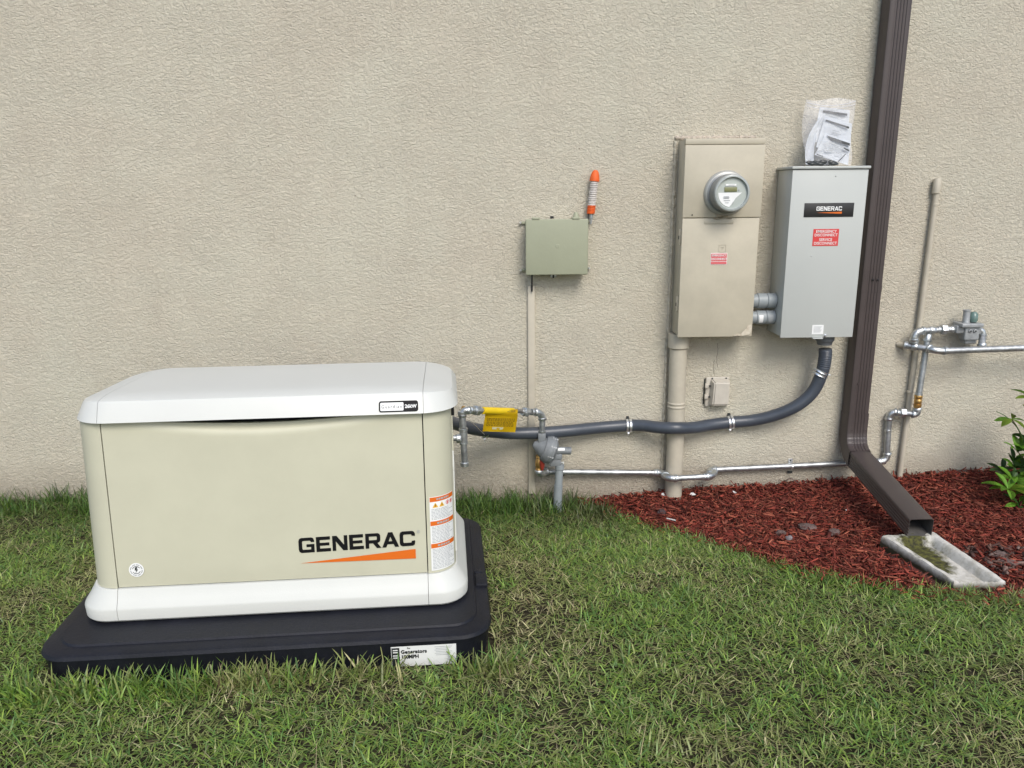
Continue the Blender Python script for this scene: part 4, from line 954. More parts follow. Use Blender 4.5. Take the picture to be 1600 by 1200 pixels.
# joint sleeve + elbow
E0 = Vector((DX0, DY1, .28)); fr = [(E0, Vector((1, 0, 0)), Vector((0, -1, 0))), (Vector((DX0, DY1, .20)), Vector((1, 0, 0)), Vector((0, -1, 0)))]
end_o = W(1416, 837, .73); end_o = W(1416.5, 838, .86)
st_o = Vector((DX0, -.035, .045))
dr = (end_o-st_o).normalized(); upv = Vector((1, 0, 0)).cross(dr); upv = upv if upv.z > 0 else -upv; exv = Vector((1, 0, 0))
nk = 16; ang_dir = dr
for k in range(1, nk+1):
    t = k/nk; ed_ = (Vector((0, -1, 0)).lerp(upv, t)).normalized()
    K1 = Vector((DX0, DY1, .20)); K2 = Vector((DX0, DY1, .06)); K3 = st_o+dr*.13; o_ = K1.lerp(K2, t).lerp(K2.lerp(K3, t), t)
    crimp = 1+(.015 if k % 2 else -.004)
    fr.append((o_, exv, ed_*crimp))
sweep(bm, fr, prof2); part('elbow', bm, bronze, ds, angle=25)
bm = bmesh.new(); P0 = st_o+dr*.10
def sect_side():
    r_ = .010; P_ = [(0, 0)]
    for k in range(4): c_ = hD*(.20+.18*k); P_ += [(0, c_-.006), (.003, c_-.003), (.003, c_+.003), (0, c_+.006)]
    return P_+[(0, hD-r_), (r_*.3, hD-r_*.3), (r_, hD), (wD-r_, hD), (wD-r_*.3, hD-r_*.3), (wD, hD-r_), (wD, 0)]
prof = sect_side()
R = sweep(bm, [(P0, exv, upv), (P0.lerp(end_o, .5), exv, upv), (end_o, exv, upv)], prof); part('outlet_pipe', bm, bronze, ds, angle=25)
bm = bmesh.new(); prin = [(wD/2+(x-wD/2)*.965, hD/2+(y-hD/2)*.95) for x, y in prof]
Ra = sweep(bm, [(end_o-dr*.16, exv, upv), (end_o-dr*.0, exv, upv)], prin); bm.faces.new(Ra[0])
part('pipe_lining', bm, bronze_in, ds, angle=25)
bm = bmesh.new(); R1 = sweep(bm, [(end_o-dr*.0005, exv, upv)], prof); 
o1 = [bm.verts.new(end_o+dr*.0006+exv*p[0]+upv*p[1]) for p in prof]; o2 = [bm.verts.new(end_o+dr*.0006+exv*p[0]+upv*p[1]) for p in prin]
for i in range(len(prof)): bm.faces.new((o1[i], o1[(i+1) % len(prof)], o2[(i+1) % len(prof)], o2[i]))
part('outlet_rim', bm, bronze, ds)
for (px, py, m_) in ((1364, 437, black), (1371.5, 437, black)):
    p = W(px, py, .094); bm = bmesh.new(); lathe(bm, p, p+Vector((0, -.006, 0)), [(0, .005), (.6, .005), (1, .002)], 10); part('screw', bm, m_, ds)
bm = bmesh.new(); sweep(bm, [(Vector((DX0-.001, DY1+.008, z)), Vector((1, 0, 0)), Vector((0, -1, 0))) for z in (.915, .885)], [(x*1.02-.0005, y+.0095 if y > 0 else y) for x, y in sect(0, wD, hD)]); part('wall_strap', bm, bronze, ds, angle=25)
for px, py in ((1331, 672), (1341, 600), (1352, 672)):
    p = W(px, py, .094); bm = bmesh.new(); lathe(bm, p, p+Vector((0, -.004, 0)), [(0, .004), (1, .002)], 8); part('screw', bm, bronze, ds)

# ------------------------------------------------------------------ splash block
zt = -.012
c1 = [Z(1380, 837, zt), Z(1458, 831, zt), Z(1569, 906, zt), Z(1491, 907, zt)]     # back-left, back-right, front-right, front-left
conc = bpy.data.materials.new('mossy_concrete'); conc.use_nodes = True; n, l = N(conc); b = n['Principled BSDF']; b.inputs['Roughness'].default_value = .9
geo = n.new('ShaderNodeNewGeometry'); sep = n.new('ShaderNodeSeparateXYZ'); l.new(geo.outputs['Position'], sep.inputs[0])
nz = n.new('ShaderNodeTexNoise'); nz.inputs['Scale'].default_value = 24; nz.inputs['Detail'].default_value = 8; nz.inputs['Roughness'].default_value = .7; l.new(geo.outputs['Position'], nz.inputs['Vector'])
def mth(op, a, b_):
    k = n.new('ShaderNodeMath'); k.operation = op
    for i, v in enumerate((a, b_)):
        if isinstance(v, (int, float)): k.inputs[i].default_value = v
        else: l.new(v, k.inputs[i])
    return k.outputs[0]
moss_c = ((c1[0]*.5+c1[1]*.5)*.70+(c1[3]*.5+c1[2]*.5)*.30)+Vector((-.012, 0, 0))
def dist_mask(cx, cy, sx, sy, lo_, hi_):
    dx = mth('DIVIDE', mth('SUBTRACT', sep.outputs[0], cx), sx); dy = mth('DIVIDE', mth('SUBTRACT', sep.outputs[1], cy), sy)
    r_ = mth('SQRT', mth('ADD', mth('MULTIPLY', dx, dx), mth('MULTIPLY', dy, dy)), 0)
    mr = n.new('ShaderNodeMapRange'); mr.inputs[1].default_value = lo_; mr.inputs[2].default_value = hi_; mr.inputs[3].default_value = 1; mr.inputs[4].default_value = 0
    l.new(mth('ADD', r_, mth('MULTIPLY', mth('SUBTRACT', nz.outputs[0], .5), 1.5)), mr.inputs[0]); return mr.outputs[0]
m1 = dist_mask(moss_c.x, moss_c.y, .075, .175, .7, 1.1)
cr = n.new('ShaderNodeValToRGB'); e = cr.color_ramp.elements; e[0].position = .25; e[0].color = (.33, .31, .25, 1); e[1].position = .6; e[1].color = (.60, .585, .54, 1); l.new(nz.outputs[0], cr.inputs[0])
mo = n.new('ShaderNodeValToRGB'); e = mo.color_ramp.elements; e[0].position = .35; e[0].color = (.022, .020, .009, 1); e[1].position = .7; e[1].color = (.125, .125, .022, 1)
nz2 = n.new('ShaderNodeTexNoise'); nz2.inputs['Scale'].default_value = 60; nz2.inputs['Detail'].default_value = 5; l.new(geo.outputs['Position'], nz2.inputs['Vector']); l.new(nz2.outputs[0], mo.inputs[0])
mx = n.new('ShaderNodeMix'); mx.data_type = 'RGBA'; l.new(m1, mx.inputs[0]); l.new(cr.outputs[0], mx.inputs[6]); l.new(mo.outputs[0], mx.inputs[7])
# algae on the outer faces: below the rim
low = n.new('ShaderNodeMapRange'); low.inputs[1].default_value = zt-.004; low.inputs[2].default_value = zt-.030; low.inputs[3].default_value = 0; low.inputs[4].default_value = 1
l.new(mth('ADD', sep.outputs[2], mth('MULTIPLY', mth('SUBTRACT', nz.outputs[0], .5), .022)), low.inputs[0])
outer = n.new('ShaderNodeAttribute'); outer.attribute_name = 'outer_face'
mx2 = n.new('ShaderNodeMix'); mx2.data_type = 'RGBA'; l.new(mth('MULTIPLY', low.outputs[0], outer.outputs['Fac']), mx2.inputs[0]); l.new(mx.outputs[2], mx2.inputs[6]); mx2.inputs[7].default_value = (.045, .040, .018, 1)
l.new(mx2.outputs[2], b.inputs['Base Color'])
bp = n.new('ShaderNodeBump'); bp.inputs['Strength'].default_value = .6; bp.inputs['Distance'].default_value = .003; l.new(nz2.outputs[0], bp.inputs['Height']); l.new(bp.outputs[0], b.inputs['Normal'])
bm = bmesh.new()
cc = sum(c1, Vector())/4; ex_ = ((c1[1]-c1[0])+(c1[2]-c1[3])).normalized(); ey_ = ((c1[3]-c1[0])+(c1[2]-c1[1])).normalized()
def uvp(u, v, z): # u 0..1 left-right, v 0..1 back-front
    p = (c1[0]*(1-u)+c1[1]*u)*(1-v)+(c1[3]*(1-u)+c1[2]*u)*v; return Vector((p.x, p.y, z))
nu, nv = 28, 40; G_ = []
for j in range(nv+1):
    row = []
    for i in range(nu+1):
        u, v = i/nu, j/nv
        eu = min(u, 1-u); eb = v; z = zt; wall_ = .16
        def ss(x): x = max(0, min(1, x)); return x*x*(3-2*x)
        depth = ss((eu-wall_*.55)/.10)*ss((eb-.07)/.05)
        fade = 1-.55*ss((v-.55)/.45)
        z = zt-.036*depth-.010*v*0+.003*noise.noise(Vector((u*6, v*9, 0)))-.008*ss((v-.9)/.1)*(.4+depth)
        chip = .002*max(0, noise.noise(Vector((u*20, v*20, 3))))
        row.append(bm.verts.new(uvp(u, v, z-chip)))
    G_.append(row)
for j in range(nv):
    for i in range(nu): bm.faces.new((G_[j][i], G_[j+1][i], G_[j+1][i+1], G_[j][i+1]))
edge = [G_[0][i] for i in range(nu+1)]+[G_[j][nu] for j in range(1, nv+1)]+[G_[nv][i] for i in range(nu-1, -1, -1)]+[G_[j][0] for j in range(nv-1, 0, -1)]
cen = uvp(.5, .5, 0); prev = edge; levels = []
for (k, (sc, dz)) in enumerate(((1.03, .006), (1.045, .020), (1.055, .050), (1.06, .12))):
    cur = [bm.verts.new(Vector((cen.x+(v.co.x-cen.x)*sc, cen.y+(v.co.y-cen.y)*(1+(sc-1)*.5), zt-dz-.002*math.sin(i*1.9)))) for i, v in enumerate(edge)]
    for i in range(len(edge)): bm.faces.new((prev[i], prev[(i+1) % len(edge)], cur[(i+1) % len(edge)], cur[i]))
    prev = cur; levels.append(cur)
nin = len(G_)*len(G_[0])
me = mesh_of(bm, 'splash_block', conc, 50)
at = me.attributes.new('outer_face', 'FLOAT', 'POINT'); arr = np.zeros(len(me.vertices), dtype=np.float32); arr[nin:] = 1; at.data.foreach_set('value', arr)
o = bpy.data.objects.new('splash_block', me); link(o); me.transform(Matrix.Translation(-Vector((cen.x, cen.y, -.15)))); o.location = (cen.x, cen.y, -.15)
o['label'] = 'pale concrete splash block with green moss under the downspout outlet'; o['category'] = 'splash block'
SPL = [(p.x, p.y) for p in c1]
def in_poly(x, y, P, grow=1.0):
    cx = sum(p[0] for p in P)/len(P); cy = sum(p[1] for p in P)/len(P); Q = [(cx+(a-cx)*grow, cy+(b_-cy)*grow) for a, b_ in P]
    ins = np.zeros(x.shape, bool)
    for (x1, y1), (x2, y2) in zip(Q, Q[1:]+Q[:1]):
        c_ = ((y1 > y) != (y2 > y)) & (x < (x2-x1)*(y-y1)/(y2-y1+1e-12)+x1); ins ^= c_
    return ins

# ------------------------------------------------------------------ grass
def vnoise(x, y, s, seed):
    """smooth value noise on arrays"""
    r_ = np.random.default_rng(seed); T = r_.random((64, 64)); fx_, fy_ = x*s, y*s
    i, j = np.floor(fx_).astype(int), np.floor(fy_).astype(int); u, v = fx_-i, fy_-j; u = u*u*(3-2*u); v = v*v*(3-2*v)
    t = lambda a, b_: T[a % 64, b_ % 64]
    return (t(i, j)*(1-u)+t(i+1, j)*u)*(1-v)+(t(i, j+1)*(1-u)+t(i+1, j+1)*u)*v
def in_pad(x, y, m=0.0):
    c_, s = math.cos(-GA), math.sin(-GA); dx, dy = x-GX, y-GY; lx = dx*c_-dy*s; ly = dx*s+dy*c_
    return (np.abs(lx) < .678+m) & (ly > -.160-m) & (ly < .735+m)
def lawn_ok(x, y): return ~in_mulch(x, y) & ~in_pad(x, y) & (y < -.004) & ~in_poly(x, y, SPL, 1.1)
def blades(N_, sampler, length, width, lean, bend, colour, segs=3, lift=0.0, droop=1.0):
    x, y = sampler(N_); n_ = len(x); z = g_np(x, y)+lift*rng.random(n_)
    L = length(x, y, n_); wd = width(x, y, n_); az = rng.random(n_)*2*PI; le = lean(x, y, n_); be = bend(x, y, n_)
    dx, dy = np.cos(az), np.sin(az); tw = az+PI/2+rng.normal(0, .5, n_); sx, sy = np.cos(tw), np.sin(tw)
    V = np.zeros((n_, 2*segs+1, 3)); px_, py_, pz_ = x.copy(), y.copy(), z.copy()
    for k in range(segs+1):
        t = k/segs; wk = wd*(1-.25*t-.35*t*t) if k < segs else 0
        if k < segs:
            V[:, 2*k, 0] = px_-sx*wk/2; V[:, 2*k, 1] = py_-sy*wk/2; V[:, 2*k, 2] = pz_
            V[:, 2*k+1, 0] = px_+sx*wk/2; V[:, 2*k+1, 1] = py_+sy*wk/2; V[:, 2*k+1, 2] = pz_
        else: V[:, 2*segs, 0] = px_; V[:, 2*segs, 1] = py_; V[:, 2*segs, 2] = pz_
        a = le+be*(k+.5)/segs
        px_ = px_+dx*np.sin(a)*L/segs; py_ = py_+dy*np.sin(a)*L/segs; pz_ = pz_+np.cos(a)*L/segs
        pz_ = np.maximum(pz_, g_np(px_, np.minimum(py_, 0))+.002+.004*rng.random(n_)*t)
    V[:, :, 1] = np.minimum(V[:, :, 1], -.003)
    col = colour(x, y, n_)
    return V, col, segs
def build_blades(name, sets, m):
    vs_, loops, starts, totals, cols = [], [], [], [], []; vo = 0; lo_ = 0
    for V, col, segs in sets:
        n_, k = V.shape[0], V.shape[1]; vs_.append(V.reshape(-1, 3)); cols.append(np.repeat(col, k, axis=0))
        base = vo+np.arange(n_)*k
        fl = []; tt = []
        for s in range(segs-1): fl.append(np.stack([base+2*s, base+2*s+1, base+2*s+3, base+2*s+2], 1))
        tri = np.stack([base+2*segs-2, base+2*segs-1, base+2*segs], 1)
        for f in fl: loops.append(f.ravel()); totals.append(np.full(n_, 4))
        loops.append(tri.ravel()); totals.append(np.full(n_, 3)); vo += n_*k
    VV = np.concatenate(vs_); LL = np.concatenate(loops); TT = np.concatenate(totals); SS = np.concatenate([[0], np.cumsum(TT)[:-1]])
    me = bpy.data.meshes.new(name); me.vertices.add(len(VV)); me.vertices.foreach_set('co', VV.astype(np.float32).ravel())
    me.loops.add(len(LL)); me.loops.foreach_set('vertex_index', LL.astype(np.int32)); me.polygons.add(len(TT))
    me.polygons.foreach_set('loop_start', SS.astype(np.int32)); me.polygons.foreach_set('loop_total', TT.astype(np.int32)); me.update(calc_edges=True)
    a = me.attributes.new('tint', 'FLOAT_COLOR', 'POINT'); cc_ = np.concatenate(cols); cc_ = np.concatenate([cc_, np.ones((len(cc_), 1))], 1); a.data.foreach_set('color', cc_.astype(np.float32).ravel())
    me.materials.append(m); me.polygons.foreach_set('use_smooth', np.ones(len(TT), bool)); me.validate()
    o_ = bpy.data.objects.new(name, me); link(o_); return o_
def area(x0, x1, y0, y1, ok=lawn_ok, dens=None):
    def f(n_):
        x = rng.uniform(x0, x1, n_); y = rng.uniform(y0, y1, n_); k = ok(x, y)
        # only where the camera's surroundings can see it
        k &= np.abs(x) < .75*(y+3.71)+1.0
        if dens is not None: k &= rng.random(n_) < dens(x, y)
        return x[k], y[k]
    return f
def dryness(x, y):
    d = .5+.95*(.5*vnoise(x, y, 2.1, 3)+.5*vnoise(x, y, 6.3, 5)-.5)+.25*(vnoise(x, y, 15, 8)-.5)
    d += .34*np.exp(-((x-.13)**2/.035+(y+1.40)**2/.22))       # worn soil right of the pad
    d += .40*np.exp(-((x-.56)**2+(y+1.20)**2)/.004)           # dead spot
    d += .16*np.exp(-((x+1.6)**2/.06+(y+1.15)**2/.10))
    return d
GREEN = np.array([[.12, .21, .038], [.165, .265, .045], [.085, .175, .042], [.21, .29, .055], [.15, .225, .065]])
DRY = np.array([[.34, .32, .16], [.27, .25, .12], [.19, .15, .085], [.42, .39, .22], [.22, .225, .09]])
OLIVE = np.array([[.19, .225, .070], [.23, .25, .095], [.155, .185, .060]])
def pick(P, n_): return P[rng.integers(0, len(P), n_)]*(rng.uniform(.75, 1.85, n_)[:, None])
def col_green(x, y, n_):
    d = dryness(x, y); c_ = pick(GREEN, n_); o_ = pick(OLIVE, n_); k = rng.random(n_) < np.clip((d-.38)*2.0, .08, .85); c_[k] = o_[k]
    k = rng.random(n_) < np.clip((d-.58)*.9, .0, .4); c_[k] = pick(DRY, n_)[k]; 
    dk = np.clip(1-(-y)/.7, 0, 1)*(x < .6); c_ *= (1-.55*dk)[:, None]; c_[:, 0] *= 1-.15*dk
    return c_
def col_thatch(x, y, n_):
    c_ = pick(DRY, n_); d = dryness(x, y); k = rng.random(n_) < np.clip(1.15-.75*d, .3, .95); c_[k] = pick(OLIVE, n_)[k]; k = rng.random(n_) < np.clip(.85-.9*d, .05, .7); c_[k] = pick(GREEN, n_)[k]*.9
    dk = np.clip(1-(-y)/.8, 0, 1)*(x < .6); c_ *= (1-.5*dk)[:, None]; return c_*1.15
near_wall = lambda x, y: np.clip(1-(-y)/.45, 0, 1)
sets = []
full = (-2.9, 2.6, -2.75, -.004)
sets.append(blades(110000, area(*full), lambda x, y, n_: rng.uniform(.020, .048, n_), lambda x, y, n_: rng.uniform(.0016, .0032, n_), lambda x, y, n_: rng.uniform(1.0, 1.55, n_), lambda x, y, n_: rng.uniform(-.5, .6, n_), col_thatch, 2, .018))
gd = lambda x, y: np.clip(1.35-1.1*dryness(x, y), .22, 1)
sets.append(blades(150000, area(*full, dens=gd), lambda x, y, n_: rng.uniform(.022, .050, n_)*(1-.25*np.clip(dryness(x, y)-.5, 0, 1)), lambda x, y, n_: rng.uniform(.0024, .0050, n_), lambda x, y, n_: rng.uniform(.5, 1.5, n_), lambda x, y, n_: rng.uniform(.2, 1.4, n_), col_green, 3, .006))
# broader blades in clumps
cx_ = rng.uniform(-2.7, 2.5, 900); cy_ = rng.uniform(-2.6, -.05, 900)
kk = rng.random(900) < gd(cx_, cy_)*.9; cx_, cy_ = cx_[kk], cy_[kk]
def clumps(cxs, cys, per, spread):
    def f(_):
        x = np.repeat(cxs, per)+rng.normal(0, spread, len(cxs)*per); y = np.repeat(cys, per)+rng.normal(0, spread, len(cxs)*per); k = lawn_ok(x, y); return x[k], y[k]
    return f
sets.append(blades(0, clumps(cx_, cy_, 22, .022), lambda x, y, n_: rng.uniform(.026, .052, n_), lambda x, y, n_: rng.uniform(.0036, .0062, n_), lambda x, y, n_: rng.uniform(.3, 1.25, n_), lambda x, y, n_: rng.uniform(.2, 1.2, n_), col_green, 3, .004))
# longer uncut tufts: along the wall and round the pad and mulch edge
tx, ty = [], []
for _ in range(330):
    x = random.uniform(-2.7, .62); tx.append(x); ty.append(-random.uniform(.01, .22)**1.0)
for _ in range(110):
    u = random.uniform(-.72, .70); v = -.175-random.random()*.035
    if .32 < u < .60 and random.random() < .75: continue
    v = v*1.0; c_, s = math.cos(GA), math.sin(GA); tx.append(GX+u*c_-v*s); ty.append(GY+u*s+v*c_)
tx = np.array(tx); ty = np.array(ty)
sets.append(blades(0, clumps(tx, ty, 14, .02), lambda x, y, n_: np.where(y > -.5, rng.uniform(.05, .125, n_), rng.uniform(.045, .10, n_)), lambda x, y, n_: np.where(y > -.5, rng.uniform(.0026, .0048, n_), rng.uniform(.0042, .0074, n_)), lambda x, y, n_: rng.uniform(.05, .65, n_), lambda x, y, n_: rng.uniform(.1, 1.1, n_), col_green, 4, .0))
ex2 = np.array([p.x for p in bedge]); et = np.array([-p.y for p in bedge]); qx = rng.uniform(.45, 2.5, 260); qt = np.interp(qx, ex2, et)+rng.uniform(-.01, .06, 260)
sets.append(blades(0, clumps(qx, -qt, 16, .02), lambda x, y, n_: rng.uniform(.03, .065, n_), lambda x, y, n_: rng.uniform(.0022, .0042, n_), lambda x, y, n_: rng.uniform(.1, 1.1, n_), lambda x, y, n_: rng.uniform(.1, 1.1, n_), col_green, 3, .0))
# bleached runners lying on top
sets.append(blades(1500, area(*full), lambda x, y, n_: rng.uniform(.05, .11, n_), lambda x, y, n_: rng.uniform(.0012, .0022, n_), lambda x, y, n_: rng.uniform(1.2, 1.6, n_), lambda x, y, n_: rng.uniform(-.3, .3, n_), lambda x, y, n_: pick(np.array([[.42, .37, .22], [.36, .30, .18]]), n_), 4, .03))
o = build_blades('grass', sets, grass_m); o['kind'] = 'stuff'; o['label'] = 'patchy green and straw coloured lawn grass'; o['category'] = 'grass'

# ------------------------------------------------------------------ mulch chips
def chips(n_, x, y, lift, Lr, Wr, Tr, tilt, palette):
    L = rng.uniform(*Lr, n_)*rng.uniform(.5, 1, n_); Wd = rng.uniform(*Wr, n_); T = rng.uniform(*Tr, n_); az = rng.random(n_)*2*PI; ti = rng.normal(0, tilt, n_); ro = rng.normal(0, .5, n_)
    z = g_np(x, y)+.012+lift
    d = np.stack([np.cos(az)*np.cos(ti), np.sin(az)*np.cos(ti), np.sin(ti)], 1); s0 = np.stack([-np.sin(az), np.cos(az), np.zeros(n_)], 1); u0 = np.cross(d, s0)
    s = s0*np.cos(ro)[:, None]+u0*np.sin(ro)[:, None]; u = np.cross(d, s); c_ = np.stack([x, y, z], 1)
    V = []
    for k, (a, b_, e) in enumerate(((-1, -1, -1), (-1, 1, -1), (-1, 1, 1), (-1, -1, 1), (1, -1, -1), (1, 1, -1), (1, 1, 1), (1, -1, 1))):
        ja = 1+rng.uniform(-.35, .15, n_); jb = rng.uniform(.25, 1.1, n_)
        V.append(c_+d*(a*L/2*ja)[:, None]+s*(b_*Wd/2*jb)[:, None]+u*(e*T/2)[:, None])
    V = np.stack(V, 1)
    V[:, :, 1] = np.minimum(V[:, :, 1], -.002)
    return V, palette[rng.integers(0, len(palette), n_)]*rng.uniform(.6, 1.6, n_)[:, None]
FB = np.array([[0, 3, 2, 1], [4, 5, 6, 7], [0, 1, 5, 4], [1, 2, 6, 5], [2, 3, 7, 6], [3, 0, 4, 7]])
RED = 1.12*np.array([[.17, .034, .022], [.13, .026, .018], [.21, .050, .030], [.10, .022, .016], [.15, .045, .03], [.19, .036, .024], [.24, .075, .045]])
def area_m(n_, x0=.40, x1=3.0):
    x = rng.uniform(x0, x1, n_); y = -rng.uniform(0, 1.4, n_); k = in_mulch(x, y) & ~in_poly(x, y, SPL, 1.17) & ~in_poly(x+.045, y+.05, SPL, 1.0); return x[k], y[k]
VS, CS = [], []
for (n_, Lr, Wr, Tr, tilt, lz) in ((34000, (.015, .05), (.0025, .007), (.0015, .004), .22, .022), (9000, (.04, .085), (.004, .011), (.002, .004), .20, .030), (700, (.03, .07), (.009, .018), (.003, .006), .25, .032), (5000, (.02, .05), (.001, .0025), (.001, .002), .35, .036)):
    x, y = area_m(n_); V, c_ = chips(len(x), x, y, rng.random(len(x))*lz, Lr, Wr, Tr, tilt, RED); VS.append(V); CS.append(c_)
# chips spilled into the lawn edge
x = rng.uniform(.5, 2.4, 420); y = -np.interp(x, BX, BT)-np.abs(rng.normal(0, .05, 420)); k = ~in_poly(x, y, SPL, 1.2); x, y = x[k], y[k]; V, c_ = chips(len(x), x, y, .004+rng.random(len(x))*.02, (.02, .05), (.002, .006), (.001, .003), .3, RED); VS.append(V); CS.append(c_)
# a heap drifting up the wall at places
x = rng.uniform(.5, 2.9, 900); V, c_ = chips(900, x, -rng.uniform(0, .06, 900), .02+rng.random(900)*.02, (.03, .07), (.003, .009), (.002, .004), .5, RED); VS.append(V); CS.append(c_)
# grey brown old chips near the splash block's front right
x = rng.uniform(1.85, 2.3, 260); y = -rng.uniform(.90, 1.2, 260); k = in_mulch(x, y) & ~in_poly(x, y, SPL, 1.1); x, y = x[k], y[k]
V, c_ = chips(len(x), x, y, .02+rng.random(len(x))*.015, (.02, .06), (.008, .02), (.002, .006), .3, np.array([[.12, .065, .05], [.06, .03, .025], [.15, .10, .085]])); VS.append(V); CS.append(c_)
VV = np.concatenate(VS); CC = np.concatenate(CS); n_ = len(VV); LL = (FB[None]+(np.arange(n_)*8)[:, None, None]).reshape(-1)
me = bpy.data.meshes.new('mulch'); me.vertices.add(n_*8); me.vertices.foreach_set('co', VV.astype(np.float32).ravel()); me.loops.add(len(LL)); me.loops.foreach_set('vertex_index', LL.astype(np.int32))
me.polygons.add(n_*6); me.polygons.foreach_set('loop_start', (np.arange(n_*6)*4).astype(np.int32)); me.polygons.foreach_set('loop_total', np.full(n_*6, 4, dtype=np.int32)); me.update(calc_edges=True)
a = me.attributes.new('tint', 'FLOAT_COLOR', 'POINT'); cc_ = np.concatenate([np.repeat(CC, 8, axis=0), np.ones((n_*8, 1))], 1); a.data.foreach_set('color', cc_.astype(np.float32).ravel())
me.materials.append(mulch_m); o = bpy.data.objects.new('mulch', me); link(o); o['kind'] = 'stuff'; o['label'] = 'red dyed shredded wood mulch along the wall'; o['category'] = 'mulch'

# ------------------------------------------------------------------ bark pieces and litter
def lump(px, py, w_, h_, m, name, lab, cat, grp=None, lift=.035, seed=0, rot=0.0, dep=None):
    p = H(px, py, lift); b_ = bmesh.new(); bmesh.ops.create_icosphere(b_, subdivisions=3, radius=1)
    for v in b_.verts:
        k = 1+.35*noise.noise(v.co*1.6+Vector((seed, 0, 0)))+.14*noise.noise(v.co*5+Vector((0, seed, 0)))
        q = Vector((v.co.x*w_/2, v.co.y*(dep or w_*.35), v.co.z*h_/2))*k
        if abs(v.co.z) < .4: q *= 1.03
        q.rotate(Matrix.Rotation(rot, 3, 'Z')); v.co = q+p
    return single(name, b_, m, lab, cat, grp, angle=60)
GB = 'weathered bark pieces on the mulch'
lump(1261, 823, .078, .020, bark_m, 'bark_piece', 'flat oval grey bark piece on the mulch left of the lower downspout', 'bark piece', GB, seed=1, rot=-.2)
lump(1220, 833, .042, .028, bark_m, 'bark_piece', 'round brown bark piece beside a smaller grey one in the middle of the mulch', 'bark piece', GB, seed=2)
lump(1233, 841, .032, .022, mat('grey_stone', (.22, .20, .21), .8, var=.2, vscale=60), 'pebble', 'small grey stone lying against the round brown bark piece', 'stone', seed=3)
lump(1303, 832, .060, .030, bark_m, 'bark_piece', 'lumpy brown bark piece on the mulch left of the splash block', 'bark piece', GB, seed=4, rot=.6)
lump(1034, 801, .040, .036, mat('dark_bark', (.06, .035, .035), .9, bump=.8, bscale=90), 'bark_piece', 'small black bark lump near the left tip of the mulch bed', 'bark piece', GB, seed=5)
lump(1561, 868, .075, .030, bark_m, 'bark_piece', 'large pale grey bark piece right of the splash block, farther from the grass', 'bark piece', GB, seed=6, rot=.3)
lump(1577, 879, .060, .022, bark_m, 'bark_piece', 'grey bark piece right of the splash block, nearest its front corner', 'bark piece', GB, seed=7, rot=-.3)
litter = mat('white_litter', (.72, .72, .70), .6)
lump(1082, 772, .030, .016, litter, 'white_scrap', 'crumpled white scrap on the mulch right of the fat beige conduit', 'scrap', 'white scraps in the mulch', seed=8)
lump(1147, 769, .022, .014, litter, 'white_scrap', 'white scrap on the mulch close to the wall', 'scrap', 'white scraps in the mulch', seed=9)
lump(1324, 797, .020, .010, litter, 'white_scrap', 'tiny white scrap on the mulch beside the lower downspout', 'scrap', 'white scraps in the mulch', seed=10, rot=.6)
lump(1036, 773, .024, .02, litter, 'white_scrap', 'pale scrap at the left foot of the fat beige conduit', 'scrap', 'white scraps in the mulch', seed=12)
p0, p1 = H(1042, 810, .042), H(1055, 813, .042); bm = bmesh.new(); cyl(bm, p0, p1, .0032, 10)
single('white_stick', bm, litter, 'thin white stick lying on the mulch near the grass edge', 'stick')
# short dead branch against the wall
p = W(1235, 752, .02); bm = bmesh.new(); tube(bm, spline([H(1222, 757, .03), W(1232, 748, .02), W(1240, 750, .03), W(1247, 755, .04)], 4), .0025, 6)
single('twig', bm, bark_m, 'small dark twig standing out of the mulch against the wall', 'twig')

# ------------------------------------------------------------------ shrub at the right edge
leafm = [mat('leaf_light', (.16, .33, .035), .4, var=.18, vscale=30, spec=.5), mat('leaf_dark', (.06, .14, .03), .38, var=.2, vscale=30, spec=.5), mat('leaf_yellow', (.20, .30, .035), .4, var=.15, vscale=30)]
for m_ in leafm:
    n, l = N(m_); b = n['Principled BSDF']; t = n.new('ShaderNodeBsdfTranslucent'); src = b.inputs['Base Color'].links[0].from_socket; l.new(src, t.inputs[0]); mx = n.new('ShaderNodeMixShader'); mx.inputs[0].default_value = .28
    l.new(b.outputs[0], mx.inputs[1]); l.new(t.outputs[0], mx.inputs[2]); l.new(mx.outputs[0], n['Material Output'].inputs[0])
def leaf_mesh(m_):
    b_ = bmesh.new(); nn = 9; rows_ = []
    for i in range(nn+1):
        t = i/nn; wd = .5*.40*math.sin(PI*min(1, t**.9))**.8*(1 if t < .99 else 0)*(.55+.6*t) if 0 < i < nn else .012
        zc = .14*math.sin(t*PI*.6)-.16*t*t
        rows_.append([b_.verts.new((t, -wd, zc+.22*wd)), b_.verts.new((t, 0, zc-.02)), b_.verts.new((t, wd, zc+.22*wd))])
    for a, c_ in zip(rows_, rows_[1:]):
        for k in range(2): b_.faces.new((a[k], a[k+1], c_[k+1], c_[k]))
    bmesh.ops.solidify(b_, geom=b_.faces[:], thickness=.008)
    return mesh_of(b_, 'leaf', m_, 50)
LM = [leaf_mesh(m_) for m_ in leafm]
foot = H(1640, 775); foot.y = -.33
sh = thing('leafy_shrub', 'green shrub with oval leaves growing in the mulch at the right edge', 'shrub', (foot.x, foot.y, g(foot.x, foot.y)))
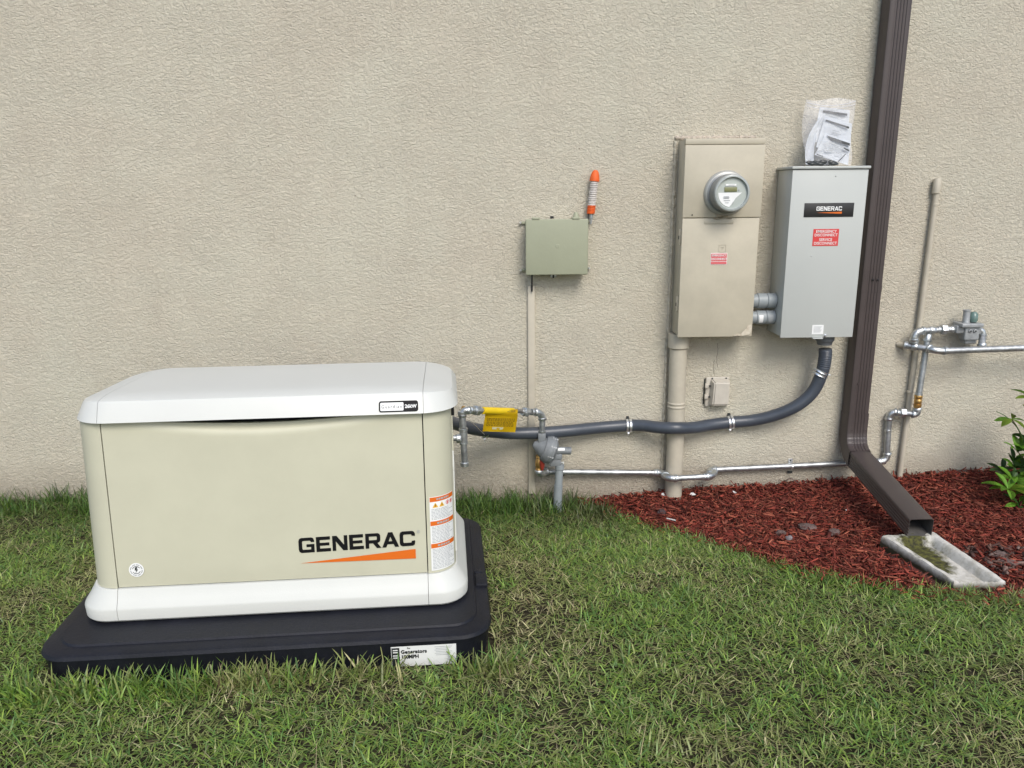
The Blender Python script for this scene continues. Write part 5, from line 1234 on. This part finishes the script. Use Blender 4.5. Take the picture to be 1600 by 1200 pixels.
def leaf(base, direction, L, k, roll=0):
    d = Vector(direction).normalized(); up = Vector((0, -.35, 1)); sd_ = up.cross(d).normalized(); u_ = d.cross(sd_)
    if roll: rm = Matrix.Rotation(roll, 3, d); sd_ = rm @ sd_; u_ = rm @ u_
    R3 = Matrix((d, sd_, u_)).transposed().to_4x4()
    o_ = bpy.data.objects.new('leaf', LM[k]); link(o_, sh); o_.matrix_local = Matrix.Translation(base-world_loc(sh)) @ R3 @ Matrix.Scale(L, 4)
def whorl(px, py, d, n_, L, kinds, tiltup=.15, stem_to=None, a0=0):
    c_ = W(px, py, d)
    for i in range(n_):
        a = a0+2*PI*i/n_+random.uniform(-.2, .2); dirv = Vector((math.cos(a), math.sin(a)*.75-.15, tiltup+random.uniform(-.15, .25)+(.25*math.sin(a)))); leaf(c_, dirv, L*random.uniform(.95, 1.3), random.choice(kinds), random.uniform(-.3, .3))
    if stem_to is not None:
        b_ = bmesh.new(); tube(b_, spline([stem_to, (stem_to+c_)/2+Vector((.01, .02, .01)), c_], 5), .003, 6); part('stem', b_, mat('shrub_stem', (.12, .11, .05), .7), sh)
ft = Vector((foot.x, foot.y, g(foot.x, foot.y)))
whorl(1575, 764, .42, 9, .085, (0, 0, 2), .10, ft, .3)
whorl(1583, 752, .36, 6, .075, (0, 1), .35, ft)
whorl(1592, 788, .44, 6, .070, (0, 1), -.05, ft)
whorl(1586, 733, .28, 7, .075, (1, 1, 0), .5, ft)
whorl(1565, 735, .22, 6, .065, (1,), .1, ft)
whorl(1606, 742, .33, 8, .08, (1, 1, 0), .4, ft)
whorl(1583, 722, .25, 4, .06, (0, 1), 1.1, ft)
whorl(1602, 705, .30, 6, .08, (0, 1), .5, ft)
whorl(1581, 655, .30, 5, .075, (2, 0), -.1, W(1604, 700, .30))
whorl(1606, 686, .28, 5, .065, (1, 1), .1, ft)
whorl(1612, 622, .30, 6, .080, (2, 0), .1, W(1606, 700, .30))
whorl(1625, 655, .30, 8, .080, (0, 2), .2, ft); whorl(1635, 720, .36, 9, .085, (0, 1), .3, ft); whorl(1640, 765, .42, 8, .08, (0, 1), .2, ft); whorl(1615, 775, .42, 8, .08, (0, 1), .1, ft)
whorl(1660, 690, .34, 9, .085, (0, 1), .3, ft); whorl(1572, 742, .30, 5, .06, (1,), .0, ft); whorl(1590, 706, .30, 7, .075, (0, 1), .5, ft); whorl(1598, 768, .40, 8, .085, (0, 1), .2, ft)
# bud twig of the upper shoot
bm = bmesh.new(); tube(bm, spline([W(1604, 700, .3), W(1592, 672, .3), W(1572, 651, .3), W(1557, 643, .3)], 5), .002, 6); part('shoot', bm, leafm[1], sh)
